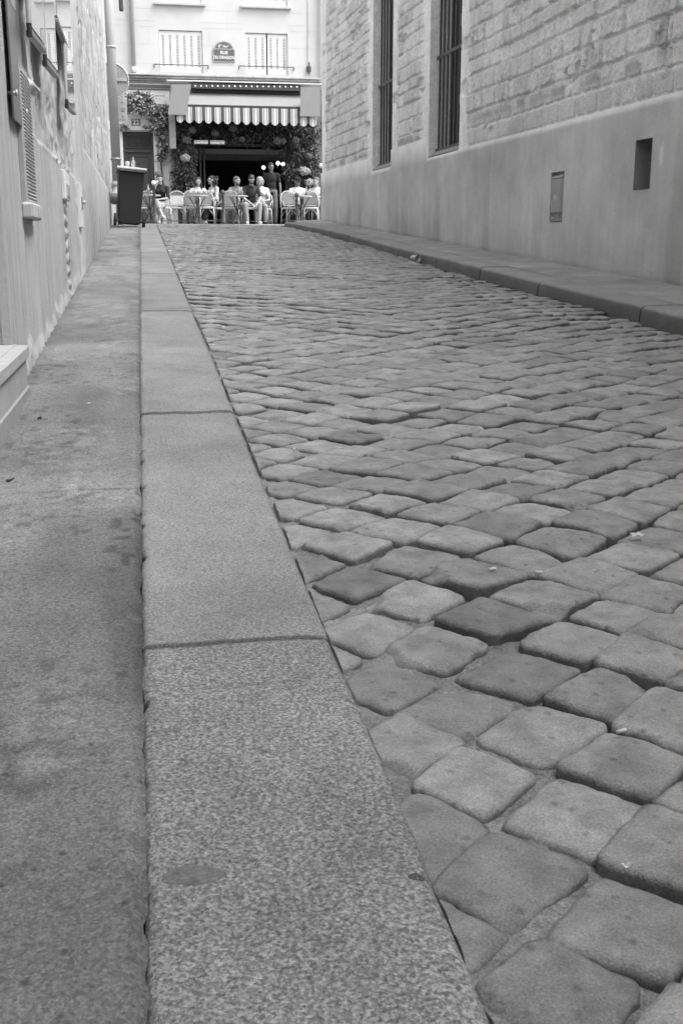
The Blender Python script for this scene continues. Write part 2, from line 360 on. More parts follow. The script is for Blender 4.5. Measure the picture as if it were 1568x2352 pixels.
def cobbles():
    I, J = np.meshgrid(np.arange(-60, 170), np.arange(-140, 60), indexing='ij'); I = I.ravel(); J = J.ravel()
    c0 = C0 + I[:, None] * CA + J[:, None] * CB
    keep = (c0[:, 0] > .1) & (c0[:, 0] < rk(c0[:, 1]) + .15) & (c0[:, 1] > -1.6) & (c0[:, 1] < 21.0)
    I = I[keep]; J = J[keep]; C = lat(I, J)
    keep = (C[:, 0] > .245) & (C[:, 0] < rk(C[:, 1]) - .02) & (C[:, 1] < 20.9)
    I, J, C = I[keep], J[keep], C[keep]; n = len(I)
    # half vectors to neighbours
    ea = (lat(I + 1, J) - lat(I - 1, J)) / 4; eb = (lat(I, J + 1) - lat(I, J - 1)) / 4
    rnd = RNG.random((n, 48))
    out_v = []; out_q = []; out_t = []; off = 0
    for sel, N_ in ((C[:, 1] < 3.2, 29), ((C[:, 1] >= 3.2) & (C[:, 1] < 6), 19), ((C[:, 1] >= 6) & (C[:, 1] < 11), 11), (C[:, 1] >= 11, 7)):
        k = np.where(sel)[0]
        if not len(k): continue
        h_ = N_ // 2; tp = np.concatenate([(np.arange(h_ - 2) / (h_ - 2.)) * .93, [.962, .985, 1.0]]) if h_ > 3 else np.array([0, .6, .97, 1.0]); t = np.concatenate([-tp[:0:-1], tp])
        U, V = np.meshgrid(t, t, indexing='ij'); mx = np.maximum(abs(U), abs(V)); rr = rnd[k]; c = C[k]; pw = (6.5 + 14 * rr[:, 41] ** 1.3)[:, None, None]; un = abs(U) / (mx + 1e-9); v_n = abs(V) / (mx + 1e-9)
        f = 1 / np.maximum((un[None] ** pw + v_n[None] ** pw) ** (1 / pw), 1e-6) if True else 1; U2, V2 = U * f, V * f; r = mx; ang = np.arctan2(V, U)
        gap = -.008 + .045 * rr[:, 0] - .02 * sst(2.2, 1.4, c[:, 1]) + .045 * sst(.52, .40, c[:, 0])
        left = sst(.75, .4, c[:, 0]) * sst(7, 3, c[:, 1])
        gap = gap + .012 * left * rr[:, 1]
        sa = (1 - gap) * (1 - .04 * rr[:, 2]); sb = (1 - gap) * (1 - .04 * rr[:, 3])
        skew = (rr[:, 4:8] - .5) * .16
        wob = 1 + sum(((.008 if q < 5 else .012) / q ** .3) * np.sin(q * ang[None] + 6.28 * rr[:, (8 + q) if q < 16 else (q + 22), None, None]) for q in (2, 3, 5, 7, 11, 15, 19, 23)) * (r[None] ** 2) + .030 * (vn(ang[None] * 3.1 + rr[:, 0, None, None] * 99, rr[:, 1, None, None] * 90 + 0 * ang[None]) - .5) * r[None] ** 3 + .022 * (vn(ang[None] * 9 + rr[:, 0, None, None] * 77, rr[:, 2, None, None] * 90 + 0 * ang[None]) - .5) * r[None] ** 3
        uu = U2 * wob * sa[:, None, None] * (1 + skew[:, 0, None, None] * V2) + skew[:, 2, None, None] * V2 * .5
        vv = V2 * wob * sb[:, None, None] * (1 + skew[:, 1, None, None] * U2) + skew[:, 3, None, None] * U2 * .5
        X = c[:, 0, None, None] + uu * ea[k][:, 0, None, None] + vv * eb[k][:, 0, None, None]
        Y = c[:, 1, None, None] + uu * ea[k][:, 1, None, None] + vv * eb[k][:, 1, None, None]
        zc = road_z(c[:, 0], c[:, 1]) + (rr[:, 25] - .5) * (.012 - .005 * sst(3, 6, c[:, 1])) * (1 - .7 * left) + .004
        tilt = (rr[:, 26:28] - .5) * (.12 - .04 * sst(3, 6, c[:, 1]))[:, None] * (1 - .6 * left[:, None])
        dome = .0 + .0045 * rr[:, 28]
        rb = r[None] + 0 * X
        Z = zc[:, None, None] + (X - c[:, 0, None, None]) * tilt[:, 0, None, None] + (Y - c[:, 1, None, None]) * (tilt[:, 1, None, None] + SL)
        Z = Z - dome[:, None, None] * (U2 ** 2 + V2 ** 2) * .75 - .0035 * sst(.88, .962, rb) ** 1.4 - .008 * sst(.962, .985, rb)
        Z = Z + .005 * (vn(X * 20, Y * 20) - .5) + .003 * (vn(X * 55, Y * 55) - .5) + .0012 * (vn(X * 160, Y * 160) - .5)
        # chipped corner on some stones
        ch = (rr[:, 29] < .3); ca = rr[:, 30] * 6.28
        dd = (U2 * np.cos(ca)[:, None, None] + V2 * np.sin(ca)[:, None, None])
        Z = Z - np.where(ch[:, None, None], .018 * sst(.72, 1.05, dd + .15 * (vn(X * 40, Y * 40) - .5)), 0)
        Z = np.where(rb > .999, Z - .06, Z)
        X = np.where(rb > .999, c[:, 0, None, None] + (X - c[:, 0, None, None]) * .995, X)
        X = np.maximum(X, .306 + .004 * vn(Y * 30, Y))
        tone = 1 + .42 * (rr[:, 35] - .5) + np.where(rr[:, 36] < .06, -.25, 0) + .02
        T = tone[:, None, None] * (1 + .22 * (vn(X * 14, Y * 14) - .5)) * np.where(rb > .999, .35, np.where(rb > .98, .6, np.where(rb > .95, 1.0, 1.03))) + 0 * X  # stone sides toned darker: soil grime plus painted shade of the joints
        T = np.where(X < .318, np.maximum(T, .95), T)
        m_ = len(k); idx = np.arange(N_ * N_).reshape(N_, N_)
        q = np.stack([idx[:-1, :-1], idx[1:, :-1], idx[1:, 1:], idx[:-1, 1:]], -1).reshape(-1, 4)
        Q = (q[None] + (np.arange(m_) * N_ * N_)[:, None, None]).reshape(-1, 4) + off
        out_v.append(np.stack([X, Y, Z], -1).reshape(-1, 3)); out_q.append(Q); out_t.append(T.reshape(-1)); off += m_ * N_ * N_
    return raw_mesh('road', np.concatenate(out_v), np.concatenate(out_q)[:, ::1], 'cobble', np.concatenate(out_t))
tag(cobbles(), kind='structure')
# joint filling between the stones
def bed(y0, y1, sx, sy):
    xs = np.arange(.290, 3.5, sx); ys = np.arange(y0, y1 + sy / 2, sy); X, Y = np.meshgrid(xs, ys, indexing='ij'); X = np.minimum(X, rk(Y) + .02)
    left = sst(.85, .42, X + .25 * (vn(X * 3, Y * 2.2) - .5)) * (1 - .7 * sst(5, 12, Y))
    patch = sst(.62, .8, vn(X * 3.1 + 7, Y * 3.1)) * .45
    full = np.maximum(left, patch)
    Z = road_z(X, Y) - .045 + .034 * full + .007 * (vn(X * 30, Y * 30) - .5) + .006 * (vn(X * 80, Y * 80) - .5)
    Z = np.maximum(Z, gz(Y) - .029 - .3 * np.clip(X - .322, 0, 1) + .006 * (vn(X * 40, Y * 25) - .5))
    T = .17 + 1.2 * full + .3 * (vn(X * 12, Y * 12) - .5)
    return X, Y, Z, T
for nm, a, b, sx, sy in (('joint_filling', -1.6, 5.0, .012, .012), ('joint_filling', 5.0, 21.4, .03, .04)):
    X, Y, Z, T = bed(a, b, sx, sy)
    tag(grid_mesh(nm, np.stack([X, Y, Z], -1), 'mortar', T), kind='structure')

# left pavement ------------------------------------------------------
def lpave(y0, y1, sx, sy):
    xs = np.append(np.arange(-.56, -.036, sx), [-.031, -.027]); ys = np.arange(y0, y1 + sy / 2, sy); X, Y = np.meshgrid(xs, ys, indexing='ij')
    Z = gz(Y) + .003 - .012 * sst(-.12, 0, X) * 0 + .006 * (vn(X * 3, Y * 1.3) - .5) + .0022 * (vn(X * 90, Y * 90) - .5) + .003 * (vn(X * 14, Y * 14) - .5)
    Z = Z - .010 * sst(-.042, -.031, X + .01 * (vn(X * 4, Y * 22) - .5))
    lft = np.interp(Y, [0, 3.8, 6.9, 11.3, 19.6], [-.028, -.0275, -.0225, -.012, .006]) + .029; X = X + lft * sst(-.3, -.03, X) + (.007 * (vn(Y * 26, 3 + 0 * Y) - .35) + .004 * (vn(Y * 80, 5 + 0 * Y) - .5)) * sst(-.05, -.027, X)
    T = 1 - .2 * sst(.55, .7, vn(X * 5, Y * 1.7 + 4)) - .22 * sst(-.13, -.02, X) * sst(.4, .7, vn(X * .1, Y * .9 + 3)) + .12 * (vn(X * 7, Y * 5) - .5)
    T = T + .30 * sst(.6, .8, vn(X * 6 + 11, Y * 4)) * sst(.5, .7, vn(X * 30, Y * 30)) - .2 * sst(-.045, -.03, X) + .16 * (vn(X * 2.5 + 5, Y * 1.4) - .5)
    T = T - .22 * sst(.09, .0, np.abs(Y - 3.05 + .05 * np.sin(X * 9))) * sst(.3, .6, vn(X * 8, Y * 8)) - .12 * sst(2.9, 3.1, Y) * sst(4.0, 3.6, Y)
    T = T - .35 * sst(.012, .0, np.abs(Y - 2.86 - .06 * X + .008 * (vn(X * 30, 5 + 0 * X) - .5))) - .3 * sst(-.42, -.50, X + .05 * (vn(Y * 5, X * 5) - .5)) * 1.
    T = T * np.where(Z < -9, 1, 1) - .3 * sst(.70, .76, vn(X * 34, Y * 34)) * sst(.45, .6, vn(X * 3, Y * 3))
    return np.stack([X, Y, Z], -1), T
for a, b, sx, sy in ((-1.5, 5.2, .009, .012), (5.2, 21.6, .03, .04)):
    P_, T = lpave(a, b, sx, sy); tag(grid_mesh('pavement', P_, 'asphalt', np.clip(T, .3, 1.4)), kind='structure')

# left kerb: granite slabs with joints --------------------------------
joints = [-1.4, .02, 1.83, 3.82] + [float(ong(340, y)[1]) for y in (771, 715, 658, 629, 603, 580, 563, 536.6)] + [17.6, 19.1, 20.95]
def kerb_left():
    vs = []; qs = []; ts = []; off = 0
    for a, b in zip(joints[:-1], joints[1:]):
        near = a < 6; dx = .006 if near else .02; L_ = b - a; ny = max(4, int(L_ / (.010 if near else .05)))
        xs = np.concatenate([[0.0], np.arange(.002, .294, dx), [.298, .3]]); g1 = .005 if a in (1.83, 3.82) else .0035; g2 = .005 if b in (1.83, 3.82) else .0035; ysl = np.concatenate([[a + g1], [a + g1 + .0008], np.linspace(a + .014, b - .014, ny), [b - g2 - .0008], [b - g2]]); lim = np.where(np.arange(len(ysl)) < len(ysl) // 2, g1, g2) + .0004
        X, Y = np.meshgrid(xs, ysl, indexing='ij'); zt = RNG.random(3) - .5; yo = .008 * (vn(X * 12, 3 + 0 * X) - .5) + .004 * (vn(X * 60, 9 + 0 * X) - .5)
        rag = .003 * (vn(Y * 14, 3 + 0 * Y) - .5) + .004 * (vn(Y * 70, 8 + 0 * Y) - .5) + .006 * sst(.8, .9, vn(Y * 17.3, 20 + 0 * Y))
        lft = np.interp(Y, [0, 3.8, 6.9, 11.3, 19.6], [-.028, -.0275, -.0225, -.012, .006]); wX = X + lft * (1 - X / .3) + rag * sst(.06, 0, X) + .004 * (vn(Y * 9, 31 + 0 * Y) - .5) * sst(.24, .3, X)
        eg = np.minimum.reduce([X + .0, .3 - X, (Y - a), (b - Y)])
        er = np.where(eg == .3 - X, .016, np.where(eg == X, .014, .008))
        Z = gz(Y) + ({-1.4: 0, .02: 0, 1.83: .0005, 3.82: .006}.get(a, .004 + .006 * zt[0])) - .010 * (1 - sst(0, 1, eg / er)) ** 1.5 - .003 * sst(.22, .3, X)
        Z = Z + .003 * (vn(X * 11, Y * 11) - .5) + .0015 * (vn(X * 60, Y * 60) - .5)
        Z = np.where((np.minimum(Y - a, b - Y) < lim[None]) | (X < .0005) | (X > .2995), Z - .14, Z)
        T = (1 + .10 * zt[2]) * (1 + .22 * (vn(X * 5, Y * 4 + 7) - .5) + .12 * (vn(X * 17, Y * 13) - .5)) - .8 * (np.minimum(Y - a, b - Y) < lim[None]) - .4 * ((np.minimum(Y - a, b - Y) >= lim[None]) & (np.minimum(Y - a, b - Y) < lim[None] + .001))
        nu, nv = X.shape; idx = np.arange(nu * nv).reshape(nu, nv)
        q = np.stack([idx[:-1, :-1], idx[1:, :-1], idx[1:, 1:], idx[:-1, 1:]], -1).reshape(-1, 4) + off; off += nu * nv
        vs.append(np.stack([wX + .008 * sst(.22, .3, X) * sst(3, 1, Y), Y + yo, Z], -1).reshape(-1, 3)); qs.append(q); ts.append(T.reshape(-1))
    Vv = np.concatenate(vs); Qq = np.concatenate(qs); o = raw_mesh('kerb', Vv, Qq, 'granite', np.concatenate(ts)); o.data.materials.append(M['granite_near'])
    o.data.polygons.foreach_set('material_index', (Vv[Qq[:, 0], 1] < 1.826).astype(np.int32)); o.data.update()
    return o
KL = tag(kerb_left(), kind='structure')
# dark seam soil under the kerb edge
mb = MB(); mb.quad((-.06, -1.5, gz(-1.5) - .03), (.29, -1.5, gz(-1.5) - .03), (.29, 21, gz(21) - .03), (-.06, 21, gz(21) - .03))
tag(mb.build('kerb_bedding', 'rubber'), kind='structure')

# right kerb and pavement ---------------------------------------------
def kerb_right():
    jr = [-1.5, .3, 2.0, 3.6, 5.05, 6.65, 8.4, 9.85, 11.3, 12.9, 14.6, 16.1, 17.4, 18.6, 19.7, 20.75]
    vs = []; qs = []; ts = []; off = 0
    prof = [(-.004, -.17), (-.004, -.10), (0, -.05), (.004, -.025), (.014, -.008), (.03, -.001), (.08, 0), (.15, .002), (.22, .002), (.285, .001), (.296, -.004), (.3, -.03)]
    for a, b in zip(jr[:-1], jr[1:]):
        ysl = np.concatenate([[a + .002, a + .008], np.linspace(a + .02, b - .02, 24), [b - .008, b - .002]])
        d = np.array([p[0] for p in prof]); z = np.array([p[1] for p in prof]); D, Y = np.meshgrid(d, ysl, indexing='ij'); Zp = np.meshgrid(z, ysl, indexing='ij')[0]
        zt = (RNG.random(2) - .5)
        X = rk(Y) + D + .006 * (vn(Y * 3, D * 20) - .5) + .004 * (vn(Y * 11, Zp * 40) - .5)
        e = np.minimum(Y - a, b - Y); Z = gz(Y) + .04 + Zp + .008 * zt[0] - np.where(e < .005, .10, .008 * (1 - sst(0, .025, e))) + .003 * (vn(Y * 8, D * 20) - .5)
        X = X + np.where(e < .005, .05, 0) * (D < .02)
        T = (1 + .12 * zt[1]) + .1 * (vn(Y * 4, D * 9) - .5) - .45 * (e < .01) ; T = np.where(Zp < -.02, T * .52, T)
        nu, nv = X.shape; idx = np.arange(nu * nv).reshape(nu, nv)
        q = np.stack([idx[:-1, :-1], idx[1:, :-1], idx[1:, 1:], idx[:-1, 1:]], -1).reshape(-1, 4) + off; off += nu * nv
        vs.append(np.stack([X, Y, Z], -1).reshape(-1, 3)); qs.append(q); ts.append(T.reshape(-1))
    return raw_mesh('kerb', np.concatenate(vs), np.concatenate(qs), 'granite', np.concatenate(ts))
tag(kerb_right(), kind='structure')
us = np.linspace(0, 1, 24); ysl = np.arange(-1.6, 21.6, .05); U, Y = np.meshgrid(us, ysl, indexing='ij')
wallx = lambda y: 4.27 - .0377 * y
X = (rk(Y) + .302) * (1 - U) + (wallx(Y) + .06) * U
Z = gz(Y) + .036 + .02 * U + .008 * (vn(X * 3, Y * 1.2) - .5) + .003 * (vn(X * 14, Y * 14) - .5)
tag(grid_mesh('pavement', np.stack([X, Y, Z], -1), 'asphalt', 1.25 + .2 * (vn(X * 3, Y * 1.1) - .5) - .3 * sst(.9, 1, U)), kind='structure')

# junction and the far street -----------------------------------------
mb = MB()
mb.quad((-40, 21.3, .335), (45, 21.3, .335), (45, 30.4, .465), (-40, 30.4, .465))
tag(mb.build('street', 'road_far'), kind='structure')
mb = MB()
mb.quad((.30, 20.6, gz(20.6) - .03), (2.8, 20.6, gz(20.6) - .03), (3.6, 21.6, .338), (-.1, 21.6, .338))
tag(mb.build('road_junction', 'road_far'), kind='structure')
mb = MB(); mb.bb(-40, 45, 30.4, 30.7, .3, FLOOR, .02); tag(mb.build('kerb', 'granite'), kind='structure'); tone1(bpy.data.objects[-1] if False else COL.objects[-1])
mb = MB(); mb.bb(-40, 45, 30.704, 34.6, .3, FLOOR - .003); tag(mb.build('pavement', 'asphalt'), kind='structure'); tone1(COL.objects[-1], 1.2)

# ================================================================= RIGHT STONE BUILDING
W1f, W1n = onW(857, 300)[1], onW(902, 300)[1]; W2f, W2n = onW(988, 200)[1], onW(1059, 200)[1]
SILL1, SILL2 = 1.10, 1.08
print('win', W1f, W1n, W2f, W2n)
sb = thing('stone_building', 'old building of rough stone blocks over a smooth grey plinth, right side of the lane', 'building', (4.1, 10, 0))
def rel(o, root):  # keep world coordinates under a parent thing
    o.parent = root; o.matrix_parent_inverse = Matrix.Translation(-Vector(root.location)) if root.rotation_euler.z == 0 else root.matrix_world.inverted(); return o
bpy.context.view_layer.update()
def block_field(Y, Z, rowh=.15, seed=0):
    rng = np.random.default_rng(100 + seed)
    zz = Z + .02 * (vn(Y * .8 + seed, Z * .5) - .5) * 2 + .006 * (vn(Y * 9, Z * 9) - .5)
    edges = [-2.0]
    while edges[-1] < 16: edges.append(edges[-1] + rowh * rng.uniform(.8, 1.25))
    edges = np.array(edges); r = np.clip(np.searchsorted(edges, zz) - 1, 0, len(edges) - 2)
    dz = np.minimum(zz - edges[r], edges[r + 1] - zz); up = edges[r + 1] - zz
    D = np.zeros_like(Y); T = np.zeros_like(Y); B = np.zeros_like(Y)
    for k in np.unique(r):
        s = r == k; be = [-4.0]
        while be[-1] < 25: be.append(be[-1] + rng.choice([.14, .19, .24, .28, .34, .42]) * rng.uniform(.85, 1.15))
        be = np.array(be); yy = Y[s] + .012 * (vn(Y[s] * 5, Z[s] * 9) - .5)
        c = np.clip(np.searchsorted(be, yy) - 1, 0, len(be) - 2); dy = np.minimum(yy - be[c], be[c + 1] - yy)
        D[s] = dy; hv = rng.random(len(be)); B[s] = hv[c]
    rc = .045; dist = np.where((D < rc) & (dz < rc), rc - np.hypot(rc - np.minimum(D, rc), rc - np.minimum(dz, rc)), np.minimum(D, dz)) + .010 * (vn(Y * 22, Z * 22) - .5) + .006 * (vn(Y * 60, Z * 60) - .5)
    return dist, B
def stone_disp(Y, Z, seed=0, rowh=.16):
    dist, B = block_field(Y, Z, rowh, seed)
    face = sst(.009, .017, dist); amp = .024 + .034 * B
    d = face * amp + .012 * (vn(Y * 28, Z * 28) - .5) * face + .006 * (vn(Y * 60, Z * 60) - .5) * face + .010 * fbm(Y * 3, Z * 3)
    return d, face, B
def right_wall():
    ys = np.concatenate([np.arange(-30, 7.25, .3), np.arange(7.3, 21.49, .011), [21.5]]); zs = np.concatenate([np.arange(.95, 3.3, .009), np.arange(3.3, 4.95, .0125), np.arange(5, 6.6, .25)])
    Y, Z = np.meshgrid(ys, zs, indexing='ij'); d, face, B = stone_disp(Y, Z)
    # smooth dressed zone round the windows and at the corner
    def near(y0, y1): return sst(.42, .22, np.maximum.reduce([y0 - Y, Y - y1, 0 * Y]) + .12 * (vn(Y * 3, np.floor(Z / .3) * 3.7) - .5))
    sm = np.maximum.reduce([near(W1n, W1f), near(W2n, W2f), sst(20.85, 21.2, Y + .1 * (vn(Y, np.floor(Z / .35) * 5) - .5))])
    smooth2 = sst(.70, .8, vn(Y * .8 + 5, Z * 1.1)) * .4
    d2, f2, B2 = stone_disp(Y + 50, Z, 5, .33)
    w = np.clip(sm, 0, 1); d = d * (1 - smooth2 * .8) * (1 - w) + (d2 * .35 + .008) * w
    low = sst(1.5, 1.2, Z) * .4; d = d * (1 - low)
    pit = sst(.80, .86, vn(Y * 2.3 + 9, Z * 4.0)) * (vn(Y * 15, Z * 15) > .35); d = d - .03 * pit
    d = np.where(Z < 1.42, np.minimum(d, .020 + .03 * sst(1.33, 1.42, Z)), d); d = np.where((Z < 1.14) | ((Y > 14.3) & (Z < 1.36)), np.minimum(d, .018), d)
    X = wallx(Y) - d; T = 1.16 - .24 * face * (1 - w) - .24 * (B - .5) * face * (1 - w) - .12 * pit - .10 * low + .10 * fbm(Y * 6, Z * 6)
    X = np.where(Y > 21.49, X + .3, X)
    yc = (ys[:-1] + ys[1:]) / 2; zc = (zs[:-1] + zs[1:]) / 2; YC, ZC = np.meshgrid(yc, zc, indexing='ij')
    rg = .02 * (vn(YC * 0 + 3, ZC * 6) - .5) * 2
    hole = ((YC > W1n) & (YC < W1f) & (ZC < 3.98) & (ZC > SILL1)) | ((YC > W2n + rg * 1.5) & (YC < W2f) & (ZC > SILL2) & (ZC < 4.6))
    return rel(grid_mesh('wall', np.stack([X, Y, Z], -1), 'rubble', T, ~hole, flip=True), sb)
right_wall()
# plinth, proud of the stone by 3 cm, with the recesses for meter and pipes
bY0, bY1, bZ0, bZ1 = 10.01, 10.31, .20, .655
hY0, hY1, hZ0, hZ1 = 8.35, 8.62, .42, .80
PT = .030
def plinth():
    ptop = lambda y: np.where(y > W1f, 1.315, np.where(y > W1n, SILL1, np.where(y > W2f, 1.335, np.where(y > W2n, SILL2, 1.09))))
    ys = np.unique(np.concatenate([np.arange(-30, 4, .5), np.arange(4, 21.5, .05), [W1f, W1f - .001, W1n, W1n + .001, W2f, W2f - .001, W2n, bY0, bY1, hY0, hY1, 21.5]])); n = 60
    sp = np.array([W1f, W1f - .001, W1n, W1n + .001, W2f, W2f - .001, W2n, bY0, bY1, hY0, hY1, 21.5]); ar = np.concatenate([np.arange(-30, 4, .5), np.arange(4, 21.5, .05)]); ar = ar[np.min(abs(ar[:, None] - sp[None]), 1) > .012]; ys = np.sort(np.concatenate([ar, sp]))
    zl = np.concatenate([np.linspace(-3, -1.25, 5), np.linspace(-1.2, 1.03, 70)]); zl = zl[np.min(abs(zl[:, None] - np.array([[bZ0, bZ1, hZ0, hZ1]])), 1) > .01]; zl = np.unique(np.concatenate([zl, [bZ0, bZ1, hZ0, hZ1]]))
    Y, Z = np.meshgrid(ys, np.append(zl, [2., 3.]), indexing='ij'); top = ptop(ys); Z[:, -2] = top - .007; Z[:, -1] = top + .012
    off = PT + .006 * fbm(Y * 1.2, Z * 1.2) + .0015 * (vn(Y * 20, Z * 20) - .5); off[:, -1] = -.02
    X = wallx(Y) - off; T = 1 + .12 * (vn(Y * 1.1, Z * 1.4) - .5) + .06 * (vn(Y * 5, Z * 1.6) - .5)
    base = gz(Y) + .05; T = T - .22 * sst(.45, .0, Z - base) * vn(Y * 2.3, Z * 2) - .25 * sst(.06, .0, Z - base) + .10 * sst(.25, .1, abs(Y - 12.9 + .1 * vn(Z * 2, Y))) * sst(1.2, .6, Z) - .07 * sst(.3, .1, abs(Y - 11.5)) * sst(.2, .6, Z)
    T = T + .22 * fbm(Y * 1.6, Z * 2.2, 5) - .16 * sst(.62, .8, vn(Y * 3.3, Z * .35 + 4)) * sst(1.3, .3, Z) + .5 * sst(.05, .02, np.hypot((Y - 8.2) * 1.6, (Z - .66) * .5 + .3 * (Y - 8.2)))
    T[:, -2:] = 1.4
    yc = (ys[:-1] + ys[1:]) / 2; zc = (Z[0, :-1] + Z[0, 1:]) / 2; YC, ZC = np.meshgrid(yc, zc, indexing='ij')
    hole = ((YC > bY0) & (YC < bY1) & (ZC > bZ0) & (ZC < bZ1)) | ((YC > hY0) & (YC < hY1) & (ZC > hZ0) & (ZC < hZ1)); hole[:, -3:] = False
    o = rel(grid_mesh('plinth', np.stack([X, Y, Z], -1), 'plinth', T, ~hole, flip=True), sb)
    return o
plinth()
def recess(y0, y1, z0, z1, d, name, m):
    mb = MB(); xa = lambda y: wallx(y) - PT - .004; e = .0
    for (a, b) in (((y0, z0), (y1, z0)), ((y1, z0), (y1, z1)), ((y1, z1), (y0, z1)), ((y0, z1), (y0, z0))):
        mb.quad((xa(a[0]), a[0], a[1]), (xa(b[0]), b[0], b[1]), (xa(b[0]) + d, b[0], b[1]), (xa(a[0]) + d, a[0], a[1]))
    mb.quad((xa(y0) + d, y0, z0), (xa(y1) + d, y1, z0), (xa(y1) + d, y1, z1), (xa(y0) + d, y0, z1))
    o = rel(mb.build(name, m), sb); tone1(o); return o
recess(bY0, bY1, bZ0, bZ1, .07, 'recess', 'plinth'); recess(hY0, hY1, hZ0, hZ1, .30, 'recess', 'plinth'); tone1v(COL.objects[-1], .5)  # pipe hole darkened overall, its cavity shade put into the tone
def grille(yn, yf, z0, z1, nb, band_z, name='window'):
    dep = .10; root = MB(); xo = lambda y: wallx(y)
    # jambs, sill, head as the window's own reveal
    for y in (yn, yf): root.quad((xo(y) - .012, y, z0), (xo(y) + .32, y, z0), (xo(y) + .32, y, z1), (xo(y) - .012, y, z1))
    root.quad((xo(yn) - .02, yn, z0 + .01), (xo(yf) - .02, yf, z0 + .01), (xo(yf) + .32, yf, z0 + .01), (xo(yn) + .32, yn, z0 + .01))
    root.quad((xo(yn), yn, z1), (xo(yf), yf, z1), (xo(yf) + .32, yf, z1), (xo(yn) + .32, yn, z1))
    w = rel(root.build(name, 'rubble'), sb); tone1(w)
    b = MB(); b.quad((xo(yn) + .26, yn, z0), (xo(yf) + .26, yf, z0), (xo(yf) + .26, yf, z1), (xo(yn) + .26, yn, z1))
    p = b.build('pane', 'dark'); p.parent = w
    g_ = MB()
    for i in range(nb):
        y = yn + (yf - yn) * (i + .5) / nb; g_.box((xo(y) + dep + .0, y, (z0 + z1) / 2 - .01), (.022, .03, z1 - z0 + .02), bev=.003)
    for bz in band_z:
        g_.box((xo((yn + yf) / 2) + dep - .018, (yn + yf) / 2, bz), (.012, yf - yn + .12 if bz > z0 + .1 else yf - yn, .045), rot=Matrix.Rotation(.0377, 3, 'Z'), bev=.003)
    g = g_.build('window_bars', 'iron'); g.parent = w
    s_ = MB(); s_.box((xo((yn + yf) / 2) + dep - .03, (yn + yf) / 2, z0 + .035), (.06, yf - yn - .01, .05), rot=Matrix.Rotation(.0377, 3, 'Z'), bev=.006)
    s = s_.build('sill', 'grey_paint'); s.parent = w
    return w
bz1 = float(onW(880, 193, .08)[2]); bz2 = float(onW(1028, 120, .08)[2])
grille(W1n, W1f, SILL1 + .01, 3.98, 7, (bz1, SILL1 + .08))
grille(W2n, W2f, SILL2 + .01, 4.6, 8, (bz2, SILL2 + .09))
# unseen sky-blocking mass added, roof and the face on the far street
mb = MB(); mb.bb(wallx(-8) - .25, 12, -30, -2.5, 6.5, 12); rel(mb.build('sky_blocker', 'plaster'), sb); tone1(COL.objects[-1])
mb = MB(); mb.quad((wallx(21.5) + .02, 21.5, -.2), (16, 21.5, -.2), (16, 21.5, 6.5), (wallx(21.5) + .02, 21.5, 6.5))
rel(mb.build('rear_wall', 'plaster'), sb); tone1(COL.objects[-1])
mb = MB(); mb.quad((wallx(-30) - .08, -30.2, 6.5), (16, -30.2, 6.5), (16, 21.6, 6.5), (wallx(21.5) - .08, 21.6, 6.5)); rel(mb.build('roof', 'zinc'), sb)
# electricity meter box
mbx = thing('meter_box', 'narrow grey electricity meter box sunk in the smooth plinth', 'meter box', (wallx(10.16) - .004, 10.16, bZ0))
mb = MB(); mb.box((-.012, 0, .235), (.055, .27, .33), bev=.02); mb.box((-.008, 0, .41), (.06, .27, .03), rot=Matrix.Rotation(-.5, 3, 'Y'), bev=.008); b = mb.build('cover', 'grey_paint', mbx)
mb = MB(); mb.box((0, 0, .045), (.03, .25, .075), bev=.004); mb.box((-.016, -.03, .05), (.008, .05, .045)); mb.box((-.016, -.09, .045), (.008, .02, .03)); mb.build('base', 'steel_dark', mbx)
mb = MB(); mb.tube([(-.03, .1, .04), (-.012, .1, .04)], .014, 10); mb.build('knob', 'steel', mbx)
text_mesh('\u0394KA', .075, 'scratched_letters', 'offwhite', (-.0415, .0, .22), (R(90), 0, R(-90)), mbx, .0008, 0, .8)
for i, z in enumerate((.52, .635)):
    mb = MB(); mb.tube([(wallx(8.5) + .035, 8.455, z), (wallx(8.5) + .10, 8.60, z)], .015, 10)
    tag(mb.build('pipe', 'steel_dark', smooth=True), ['lower short pipe inside the square hole of the plinth', 'upper short pipe inside the square hole of the plinth'][i], 'pipe', 'pipes in the wall hole')

